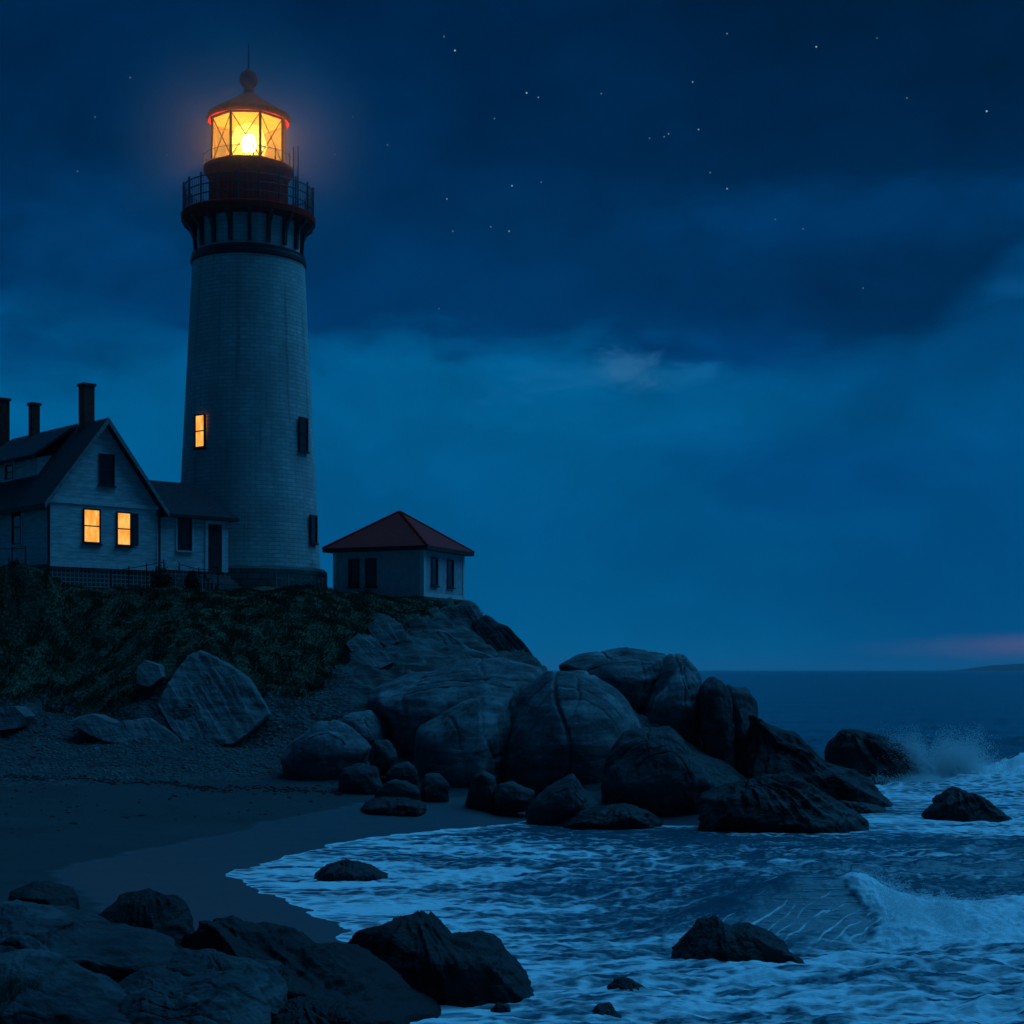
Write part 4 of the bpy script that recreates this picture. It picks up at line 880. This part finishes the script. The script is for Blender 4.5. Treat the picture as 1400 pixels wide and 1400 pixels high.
# ------------------------------------------------------------------ keeper's house
def build_house():
    A = R(42); Z0 = 8.94; C = (px2x(68, 76), 76, Z0)
    Hs = empty('keeper_house', C, A); tag(Hs, 'white clapboard gabled house with two lit windows beside the lighthouse', 'house')
    W, LEN, zb, ze, za = 5.6, 15.0, 1.0, 4.05, 7.75
    m = MB()
    m.add([(0,0,zb),(W,0,zb),(W,0,ze),(W/2,0,za),(0,0,ze)], [(0,1,2,3,4)])
    m.add([(0,LEN,zb),(W,LEN,zb),(W,LEN,ze),(W/2,LEN,za),(0,LEN,ze)], [(4,3,2,1,0)])
    m.add([(0,0,zb),(0,LEN,zb),(0,LEN,ze),(0,0,ze)], [(3,2,1,0)]); m.add([(W,0,zb),(W,LEN,zb),(W,LEN,ze),(W,0,ze)], [(0,1,2,3)])
    m.build('wall', M['siding'], Hs)
    MB().box(.05, W-.05, .05, LEN, -1.2, zb-.003).build('foundation', M['lattice'], Hs)
    # roof: two slabs
    sl = (za-ze)/(W/2); oh = .42; y0, y1 = -.38, LEN+.4
    rf = MB(); th = .2
    for sgn in (-1, 1):
        xe = W/2 + sgn*(W/2+oh); zee = za - sl*(W/2+oh) + .06; zr = za + .06
        vs = [(W/2, y0, zr), (xe, y0, zee), (xe, y1, zee), (W/2, y1, zr)]; vs += [(x, y, zz+th) for x, y, zz in vs]
        rf.add(vs, [(0,1,2,3),(7,6,5,4),(0,4,5,1),(1,5,6,2),(2,6,7,3)])
    roof = rf.build('roof', M['shingle'], Hs)
    for yy, ht, w in ((1.8, 9.75, .56), (7.4, 9.5, .42), (11.2, 10.2, .62)):
        c = MB().box(W/2-w/2, W/2+w/2, yy-w/2, yy+w/2, za-.5, ht); c.box(W/2-w/2-.06, W/2+w/2+.06, yy-w/2-.06, yy+w/2+.06, ht+.003, ht+.14)
        c.build('chimney', M['brick_chimney'], roof)
    bg = MB()
    for sgn in (-1, 1):
        xe = W/2 + sgn*(W/2+oh+.02); zee = za - sl*(W/2+oh) + .0
        vs = [(W/2, y0-.05, za+.27), (xe, y0-.05, zee+.27), (xe, y0-.05, zee+.0), (W/2, y0-.05, za-.02)]; vs += [(x, y+.047, zz) for x, y, zz in vs]
        bg.add(vs, [(0,1,2,3),(7,6,5,4),(0,4,5,1),(1,5,6,2),(2,6,7,3)] if sgn > 0 else [(3,2,1,0),(4,5,6,7),(1,5,4,0),(2,6,5,1),(3,7,6,2)])
    bg.build('bargeboard', M['weathered'], Hs)
    MB().box(-.06, W+.06, -.07, -.003, ze-.2, ze-.02).build('band_trim', M['trim'], Hs)
    MB().box(-.05, W+.05, -.06, -.004, zb-.12, zb+.1).build('water_table', M['trim'], Hs)
    MB().box(-oh-.12, -oh+.02, -.35, LEN, ze-.52, ze-.38).build('gutter', M['dark_trim'], Hs)
    MB().tube((-.1, -.1, ze-.4), (-.1, -.1, .4), .07).build('downpipe', M['dark_trim'], Hs)
    MB().tube((W+.08, -.1, ze-.3), (W+.08, -.1, .4), .06).build('downpipe', M['dark_trim'], Hs)
    window(Hs, (2.12, 0, 2.86), (1,0,0), (0,-1,0), .78, 1.5, True)
    w2 = window(Hs, (3.80, 0, 2.82), (1,0,0), (0,-1,0), .66, 1.5, True)
    MB().box(3.80+.42, 3.80+.76, -.075, -.01, 2.06, 3.60).build('shutter', M['shutter'], w2)
    window(Hs, (2.9, 0, 5.58), (1,0,0), (0,-1,0), .66, 1.36, False)
    for yy in (3.4, 8.5): window(Hs, (0, yy, 2.9), (0,-1,0), (-1,0,0), .85, 1.55, False, 'dark_trim', 'trim')
    # shed dormer on the landward slope
    dw = MB(); xd = .85; y_a, y_b = 3.0, 9.6; zt = 6.3; zf = ze + sl*xd
    dw.add([(xd,y_a,zf),(xd,y_b,zf),(xd,y_b,zt),(xd,y_a,zt)], [(3,2,1,0)])
    for yy in (y_a, y_b): dw.add([(xd,yy,zf),(xd,yy,zt),(xd+(zt-zf)/sl*2.4,yy,zt+.45)], [(0,1,2)])
    do = dw.build('dormer', M['siding'], Hs)
    drf = MB(); vs = [(xd-.4, y_a-.3, zt-.06), (xd-.4, y_b+.3, zt-.06), (W/2, y_b+.3, za+.18), (W/2, y_a-.3, za+.18)]; vs += [(x,y,zz+.15) for x,y,zz in vs]
    drf.add(vs, [(3,2,1,0),(4,5,6,7),(0,1,5,4),(1,2,6,5),(2,3,7,6),(3,0,4,7)]).build('dormer_roof', M['shingle'], do)
    window(Hs, (xd, 6.0, 5.83), (0,-1,0), (-1,0,0), .8, .62, False, 'dark_trim', 'trim')
    window(Hs, (xd, 8.2, 5.83), (0,-1,0), (-1,0,0), .8, .62, False, 'dark_trim', 'trim')
    # annex
    x0, x1, ya, yb, e2, a2 = W+.003, 9.95, .5, 2.95, 3.75, 5.5
    MB().box(x0, x1, ya, yb, zb, e2).build('annex_wall', M['siding'], Hs)
    MB().box(x0, x1-.05, ya+.05, yb, -1.2, zb-.003).build('annex_foundation', M['lattice'], Hs)
    ym = (ya+yb)/2; o2 = .4; zl = e2-.16; th = .15
    base = [(x0, ya-o2, zl), (x1+o2, ya-o2, zl), (x1+o2, yb+o2, zl), (x0, yb+o2, zl)]; top = [(x0, ym, a2), (x1-1.35, ym, a2)]
    ar = MB(); lo = base; hi = [(x,y,zz+th) for x,y,zz in base]
    ar.add(lo+hi+top, [(3,2,1,0),(0,1,5,4),(1,2,6,5),(2,3,7,6),(4,5,9,8),(5,6,9),(6,7,8,9),(0,4,8,7,3)])
    ar.build('annex_roof', M['shingle'], Hs)
    window(Hs, (7.42, ya, 2.8), (1,0,0), (0,-1,0), .66, 1.5, False, 'dark_trim', 'trim')
    dm = MB(); xa, xb = 8.75, 9.55
    dm.box(xa-.16, xa, ya-.06, ya+.03, zb, 3.4); dm.box(xb, xb+.16, ya-.06, ya+.03, zb, 3.4); dm.box(xa-.16, xb+.16, ya-.06, ya+.03, 3.403, 3.56)
    d = MB().box(xa+.003, xb-.003, ya-.025, ya+.02, zb+.02, 3.395).build('door', M['door'], Hs)
    dm.build('frame', M['trim'], d)
    MB().box(xa+.08, xa+.13, ya-.09, ya-.028, 2.05, 2.2).build('handle', M['black_iron'], d)
    pn_ = MB()
    for zz in (1.25, 2.35):
        pn_.box(xa+.18, xb-.14, ya-.04, ya-.028, zz, zz+.9)
    pn_.build('panel', M['dark_trim'], d)
    st = MB()
    for k in range(4): st.box(xa-.3, xb+.3, ya-.4-.32*k, ya-.09-.32*k, -.6, zb-.18-.2*k)
    st.build('doorstep', M['stone'], Hs)
    return Hs, A, C
HOUSE, HA, HC = build_house()
HM = Matrix.Translation(HC) @ Matrix.Rotation(HA, 4, 'Z')
def hw(x, y): 
    p = HM @ Vector((x, y, 0)); return p.x, p.y

# railings and yard things
def fence(name, label, pts, n, ht, mat, picket=False, cat='fence', group=None):
    pts = [Vector((x, y, float(ground_z([x],[y])[0]))) for x, y in pts]
    seg = [(pts[i+1]-pts[i]).length for i in range(len(pts)-1)]; tot = sum(seg)
    def at(d):
        for i, s in enumerate(seg):
            if d <= s or i == len(seg)-1: return pts[i].lerp(pts[i+1], d/s)
            d -= s
    e = empty(name, at(0)); tag(e, label, cat, group); o = e.location.copy()
    Q = []
    for k in range(n+1):
        p = at(tot*k/n); p.z = float(ground_z([p.x],[p.y])[0]); Q.append(p)
        MB().tube(p-o+Vector((0,0,-.4)), p-o+Vector((0,0,ht)), .04, .036, 6).build('post', M[mat], e)
    for hh in ((.35, .93) if not picket else (.25, .75)):
        rl = MB()
        for a, b in zip(Q[:-1], Q[1:]): rl.tube(a-o+Vector((0,0,ht*hh)), b-o+Vector((0,0,ht*hh)), .02, n=5)
        rl.build('rail', M[mat], e)
    if picket:
        pk = MB()
        for a, b in zip(Q[:-1], Q[1:]):
            m = max(2, int((b-a).length/.17))
            for j in range(1, m):
                p = a.lerp(b, j/m)-o; pk.box(p.x-.04, p.x+.04, p.y-.012, p.y+.012, p.z-.05, p.z+ht*.95)
        pk.build('pickets', M[mat], e)
    return e
fence('railing', 'dark post railing in front of the lit gable windows', [hw(2.6,-1.0), hw(5.4,-1.0)], 3, 1.45, 'dark_wood')
fence('railing', 'dark post railing along the long side wall of the house at the left edge', [hw(-1.0,.4), hw(-1.0,6.0)], 4, 1.5, 'dark_wood')
fence('railing', 'short dark railing before the annex window and door', [hw(6.3,-.9), hw(8.3,-1.2)], 2, 1.4, 'dark_wood')
fence('picket_fence', 'pale picket fence along the foot of the lighthouse', [(px2x(378,83.3),83.2),(px2x(441,84.6),84.6)], 4, .95, 'weathered', True)
fence('picket_fence', 'pale picket fence below the annex doorstep', [(px2x(228,79),79),(px2x(292,79.8),79.8)], 4, .9, 'weathered', True)
def shrub(label, x, y, w, h, seed):
    r = np.random.default_rng(seed); n = 2600
    v = r.normal(0, 1, (n,3)); v /= np.linalg.norm(v, axis=1)[:,None]; v *= r.random((n,1))**.45
    v[:,2] = np.abs(v[:,2]); lump = 1+.45*pn(v*2.2+seed, 3)
    P = v*np.array([w/2,w/2,h])*lump[:,None]; S = r.uniform(.03,.075,n)
    a = r.normal(0,1,(n,3)); b = r.normal(0,1,(n,3)); a /= np.linalg.norm(a,axis=1)[:,None]; b /= np.linalg.norm(b,axis=1)[:,None]
    V = np.stack([P-a*S[:,None], P+b*S[:,None]*.7, P+a*S[:,None], P-b*S[:,None]*.7], 1).reshape(-1,3)
    i = np.arange(n)*4; e = empty('shrub', (x, y, float(ground_z([x],[y])[0]))); tag(e, label, 'shrub', 'shrubs by the house')
    mesh_np('foliage', V, np.stack([i,i+1,i+2,i+3],1), M['leaf'], e)
    tr = MB()
    for k in range(6):
        t = 2*math.pi*k/6; tr.tube((0,0,-.2), (w*.3*math.cos(t), w*.3*math.sin(t), h*.7), .025, .01, 5)
    tr.build('stem', M['dark_wood'], e)
M['leaf'] = plain('shrub_leaf', (.022,.028,.014), .8, .4, 4)
p = hw(5.0,-1.5); shrub('rounded dark shrub at the right corner of the lit gable', p[0], p[1], 1.1, 1.25, 3)
p = hw(6.6,-1.6); shrub('taller dark shrub before the annex lattice', p[0], p[1], .8, 1.2, 4)
p = hw(-1.2,1.2); shrub('low dark shrub at the near corner of the house', p[0], p[1], .9, .7, 5)

# ------------------------------------------------------------------ hip-roofed cottage
def build_cottage():
    Yc = 84.5; A = R(-23); C = (px2x(579, Yc), Yc, 8.55); a, b = 5.3, 5.0
    e = empty('cottage', C, A); tag(e, 'small square cottage with a red hipped roof at the edge of the headland', 'cottage')
    zw = 2.75
    # local x runs left along the shaded face, local y away along the seaward face
    MB().box(-a, 0, 0, b, .25, zw).build('wall', M['grey_wall'], e)
    MB().box(-a-.05, .06, -.06, b+.05, -1.6, .247).build('base', M['stone'], e)
    MB().box(-.0, .035, -.05, b, .25, .45).build('band_trim', M['trim'], e)
    for (x0,x1,y0,y1) in ((-.18,.04,-.04,-.003),(.003,.04,-.003,.2),(.003,.04,b-.2,b),(-a,-a+.2,-.04,-.003)): MB().box(x0,x1,y0,y1,.26,zw-.01).build('corner_board', M['trim'], e)
    o = .42; zl = zw-.1; base = [(-a-o,-o,zl),(o,-o,zl),(o,b+o,zl),(-a-o,b+o,zl)]
    hi = [(x,y,zl+.2) for x,y,_ in base]; ap = (-a/2, b/2, zl+2.3)
    MB().add(base+hi, [(3,2,1,0),(0,1,5,4),(1,2,6,5),(2,3,7,6),(3,0,4,7)]).build('eaves', M['dark_trim'], e)
    k = [(x*1.0, y, zl+.203) for x,y,_ in base]
    rf = MB().add(k+[ap], [(0,1,4),(1,2,4),(2,3,4),(3,0,4)]).build('roof', M['red_roof'], e)
    hp = MB()
    for q in k: hp.tube(Vector(q), Vector(ap), .07, .07, 6)
    hp.build('hip_cap', M['dark_red_iron'], rf)
    for xx in (-4.05, -3.05): window(e, (xx, 0, 1.55), (1,0,0), (0,-1,0), .5, 1.35, False)
    for yy in (1.25, 3.2): window(e, (0, yy, 1.6), (0,1,0), (1,0,0), .62, 1.35, False)
build_cottage()

# ------------------------------------------------------------------ sky
STARS = [(622,69,1.0),(720,127,.9),(736,133,.4),(1116,64,.8),(1349,152,1.2),(994,258,.6),(947,112,.5),(914,183,.35),(955,177,.5),(700,254,.6),(611,272,.4),(696,316,.5),(607,50,.3),(676,162,.2),(822,128,.25),(994,46,.35),(1240,134,.25),(908,187,.25),(888,189,.2),(971,236,.25),(619,316,.25),(671,310,.25),(482,160,.25),(530,198,.22),(740,249,.2),(1098,313,.2),(1180,394,.22),(178,106,.25),(130,160,.2),(106,234,.2),(228,212,.25),(600,422,.15),(458,211,.3),(1199,52,.2),(1060,300,.15)]
def build_world():
    w = bpy.data.worlds.new('World'); scn.world = w; w.use_nodes = True
    t = NT(w.node_tree); t.n.clear(); out = t.node('ShaderNodeOutputWorld'); bg = t.node('ShaderNodeBackground'); t.l.new(bg.outputs[0], out.inputs[0])
    tc = t.node('ShaderNodeTexCoord'); D = tc.outputs['Generated']
    sp = t.node('ShaderNodeSeparateXYZ'); t.l.new(D, sp.inputs[0])
    az = t.math('ARCTAN2', sp.outputs[0], sp.outputs[1]); el = t.math('ARCSINE', sp.outputs[2])
    AZ = lambda px: math.atan((px-700)/F); EL = lambda py, px=700: math.atan((HY-py)/F*math.cos(AZ(px)))
    cv = t.node('ShaderNodeCombineXYZ'); t.l.new(az, cv.inputs[0]); t.l.new(t.math('MULTIPLY', el, 2.6), cv.inputs[1])
    Q = cv.outputs[0]
    nA = t.noise(Q, 5.5, 8, .55, .5); nB = t.noise(Q, 14, 8, .6, .6); nC = t.noise(t.mapping(Q, (.6,1,1)), 2.6, 6, .5, .3)
    nAc = t.math('SUBTRACT', nA, .5); nBc = t.math('SUBTRACT', nB, .5)
    # lower edge of the cloud deck as a function of azimuth
    def fcurve(pts, lo, hi):
        m = t.mr(az, -.5, .5, 0, 1, smooth=False); fc = t.node('ShaderNodeFloatCurve'); t.l.new(m, fc.inputs[1]); c = fc.mapping.curves[0]
        P = [(AZ(px)+.5, (v-lo)/(hi-lo)) for px, v in pts]
        P = [(0, P[0][1])] + P + [(1, P[-1][1])]
        c.points[0].location = P[0]; c.points[1].location = P[-1]
        for q in P[1:-1]: c.points.new(*q)
        fc.mapping.update(); return t.mr(fc.outputs[0], 0, 1, lo, hi, smooth=False)
    edge = fcurve([(0,EL(430)),(240,EL(470)),(430,EL(490)),(600,EL(484)),(760,EL(474)),(880,EL(492)),(980,EL(522)),(1100,EL(520)),(1240,EL(478)),(1330,EL(430)),(1400,EL(385))], 0, .4)
    dd = t.math('ADD', t.math('SUBTRACT', el, edge), t.math('ADD', t.math('MULTIPLY', nAc, .05), t.math('MULTIPLY', nBc, .065)))
    deck = t.mr(dd, -.008, .022, 0, 1)
    clear = t.ramp(t.mr(el, 0, .25, 0, 1, smooth=False), [(0, lin(0,92,140)), (.1, lin(0,85,134)), (.3, lin(0,79,129)), (.62, lin(0,85,134)), (1, lin(0,72,122))])
    # deeper blue towards the right
    clear = t.mix(t.mr(t.math('ADD', az, t.math('MULTIPLY', nAc, .3)), .0, .28, 0, .55), clear, lin(0,60,112))
    dark = t.ramp(t.mr(t.math('ADD', el, t.math('MULTIPLY', nAc, .07)), .16, .42, 0, 1, smooth=False), [(0, lin(0,54,103)), (.3, lin(0,48,92)), (.55, lin(0,38,76)), (1, lin(0,31,66))])
    dark = t.mix(t.mr(t.math('ADD', az, t.math('MULTIPLY', nCc(t, nC), .4)), .0, .3, 0, t.mr(el, .24, .38, .12, .62)), dark, lin(0,22,46))
    col = t.mix(deck, clear, dark)
    # pale bands in the deck
    def blob(col, px, py, rx, ry, c, k, na=.5, nb=.6):
        a = t.math('DIVIDE', t.math('SUBTRACT', az, AZ(px)), rx/F); b = t.math('DIVIDE', t.math('SUBTRACT', el, EL(py,px)), ry/F)
        rr = t.math('SQRT', t.math('ADD', t.math('MULTIPLY', a, a), t.math('MULTIPLY', b, b)))
        rr = t.math('ADD', rr, t.math('ADD', t.math('MULTIPLY', nAc, na*3), t.math('MULTIPLY', nBc, nb*3)))
        return t.mix(t.mr(rr, .1, 1.15, k, 0), col, c)
    col = blob(col, 1180, 300, 330, 62, lin(0,56,106), .7)
    col = blob(col, 1400, 270, 200, 45, lin(0,52,98), .6)
    col = blob(col, 1130, 395, 330, 50, lin(0,42,84), .55)
    col = blob(col, 1000, 490, 260, 32, lin(0,54,106), .5)
    col = blob(col, 100, 360, 260, 110, lin(0,60,110), .75)
    col = blob(col, 40, 480, 200, 60, lin(0,50,98), .6)
    col = blob(col, 300, 430, 160, 60, lin(0,58,108), .4)
    col = blob(col, 1400, 395, 55, 22, lin(10,82,135), .7)
    col = blob(col, 800, 512, 150, 26, lin(16,94,144), .6, .5, 1.4)
    col = blob(col, 640, 500, 200, 14, lin(0,86,134), .6, .4, .8)
    col = blob(col, 1120, 640, 260, 60, lin(0,58,112), .5)
    col = blob(col, 1430, 886, 230, 24, lin(58,78,124), .9, .25, .3)
    col = blob(col, 1450, 880, 130, 16, lin(84,80,122), .5, .2, .3)
    # far from the picture the deck opens and closes at random, brightest overhead
    over = t.mr(el, .42, 1.1, 0, 1)
    zen = t.mix(t.mr(nC, .35, .65), lin(0,60,112), lin(10,92,150))
    col = t.mix(over, col, zen)
    iso = t.node('ShaderNodeCombineXYZ'); t.l.new(az, iso.inputs[0]); t.l.new(t.math('MULTIPLY', el, 1.5), iso.inputs[1])
    nD = t.noise(iso.outputs[0], 11, 9, .6, .4); nE = t.noise(iso.outputs[0], 4.2, 8, .55, .6)
    tex = t.math('ADD', t.math('MULTIPLY', t.math('SUBTRACT', nD, .5), .85), t.math('MULTIPLY', t.math('SUBTRACT', nE, .5), 1.0))
    gain = t.math('ADD', 1.0, t.math('MULTIPLY', tex, t.mr(el, .02, .2, .35, 1.0)))
    sg = t.vmath('SCALE', col); t.l.new(gain, sg.inputs['Scale']); col = sg.outputs[0]
    nP = t.noise(iso.outputs[0], 34, 8, .68, .6)
    pa = t.math('DIVIDE', t.math('SUBTRACT', az, AZ(856)), 46/F); pb = t.math('DIVIDE', t.math('SUBTRACT', el, EL(506,856)), 26/F)
    pr = t.math('ADD', t.math('SQRT', t.math('ADD', t.math('MULTIPLY', pa, pa), t.math('MULTIPLY', pb, pb))), t.math('MULTIPLY', t.math('SUBTRACT', nP, .5), 3.2))
    col = t.mix(t.mr(pr, .1, 1.3, .5, 0), col, lin(44,104,150))
    # the night side of the sky, away from the afterglow, is darker
    col = t.mix(t.mr(sp.outputs[1], -.55, .25, .65, 0), col, lin(0,20,40))
    # a little of the real twilight scattering
    sky = t.node('ShaderNodeTexSky', sky_type='NISHITA'); sky.sun_disc = False; sky.sun_elevation = R(-5); sky.sun_rotation = R(200); sky.ozone_density = 6
    mul = t.node('ShaderNodeMix', data_type='RGBA', blend_type='ADD'); mul.inputs[0].default_value = 1.0
    sc = t.vmath('SCALE', sky.outputs[0]); sc.inputs['Scale'].default_value = .08
    t.l.new(col, mul.inputs[6]); t.l.new(sc.outputs[0], mul.inputs[7]); col = mul.outputs[2]
    # stars
    acc = None
    for px, py, k in STARS:
        v = Vector(((px-700)/F, 1, (HY-py)/F)).normalized()
        d = t.vmath('DISTANCE', D, tuple(v)).outputs['Value']
        s = t.math('MULTIPLY', t.mr(d, .0001, .0007, 1, 0), k*.5)
        acc = s if acc is None else t.math('ADD', acc, s)
    vo = t.node('ShaderNodeTexVoronoi'); t.l.new(D, vo.inputs['Vector']); vo.inputs['Scale'].default_value = 60
    rnd = t.node('ShaderNodeSeparateColor'); t.l.new(vo.outputs['Color'], rnd.inputs[0])
    dim = t.math('MULTIPLY', t.mr(vo.outputs['Distance'], .02, .05, 1, 0), t.math('MULTIPLY', t.math('GREATER_THAN', rnd.outputs[0], .84), t.math('MULTIPLY', rnd.outputs[1], .14)))
    acc = t.math('ADD', acc, t.math('MULTIPLY', dim, t.mr(el, .2, .27)))
    st = t.vmath('SCALE', (.75,.9,1.0)); t.l.new(acc, st.inputs['Scale'])
    ad = t.node('ShaderNodeMix', data_type='RGBA', blend_type='ADD'); ad.inputs[0].default_value = 1.0
    t.l.new(col, ad.inputs[6]); t.l.new(st.outputs[0], ad.inputs[7])
    t.l.new(ad.outputs[2], bg.inputs[0]); bg.inputs[1].default_value = 1.0
def nCc(t, n): return t.math('SUBTRACT', n, .5)
build_world()

def build_glow_mist():  # local vapour ball, added so the lamp shows a halo
    t = new_mat('glow_mist_air'); v = t.node('ShaderNodeVolumePrincipled'); v.inputs['Color'].default_value = (.9,.9,.9,1); d_ = t.vmath('LENGTH', t.tc.outputs['Object']).outputs['Value']
    t.l.new(t.mr(d_, 0.5, 8.6, .036, 0), v.inputs['Density']); v.inputs['Anisotropy'].default_value = .45
    t.l.new(v.outputs[0], t.out.inputs['Volume'])
    m = MB(); m.lathe([(.01+9*math.sin(math.pi*k/24), -9*math.cos(math.pi*k/24)) for k in range(25)], 48)
    o = m.build('glow_mist', t.m, None, True); o.location = (px2x(340, 88), 88, H + (HY-195)*88/F)
    tag(o, 'ball of vapour added around the lighthouse lantern to make its glow', 'glow_mist', kind='stuff')
build_glow_mist()
def build_haze():
    t = new_mat('haze_air'); v = t.node('ShaderNodeVolumePrincipled'); v.inputs['Color'].default_value = (.9,.9,.95,1); v.inputs['Density'].default_value = 5e-5
    t.l.new(v.outputs[0], t.out.inputs['Volume'])
    o = MB().box(-32000, 32000, -900, 21000, -5, 95).build('haze', t.m)
    tag(o, 'faint sea haze over the water', 'haze', kind='stuff')
build_haze()
# ------------------------------------------------------------------ light, camera, look
sd = bpy.data.lights.new('twilight', 'SUN'); sd.energy = 1.5; sd.angle = R(60); sd.color = (.05, .42, .95)
so = bpy.data.objects.new('twilight', sd); COL.objects.link(so)
d = Vector((.55, .30, 1.0))     # direction towards the brightest part of the sky: high, a little beyond the boulders
so.rotation_euler = d.to_track_quat('Z', 'Y').to_euler()

cd = bpy.data.cameras.new('camera'); co = bpy.data.objects.new('camera', cd); COL.objects.link(co)
co.location = (0, 0, H); co.rotation_euler = (R(90), 0, 0)
cd.sensor_width = 36; cd.lens = 36*F/1400; cd.shift_y = (HY-700)/1400; cd.clip_start = .1; cd.clip_end = 60000
scn.camera = co
vs = scn.view_settings; vs.view_transform = 'Standard'; vs.look = 'None'; vs.exposure = .15; vs.gamma = 1
scn.cycles.max_bounces = 6; scn.cycles.volume_bounces = 2; scn.cycles.transparent_max_bounces = 24; scn.cycles.sample_clamp_indirect = 4
scn.cycles.use_denoising = True
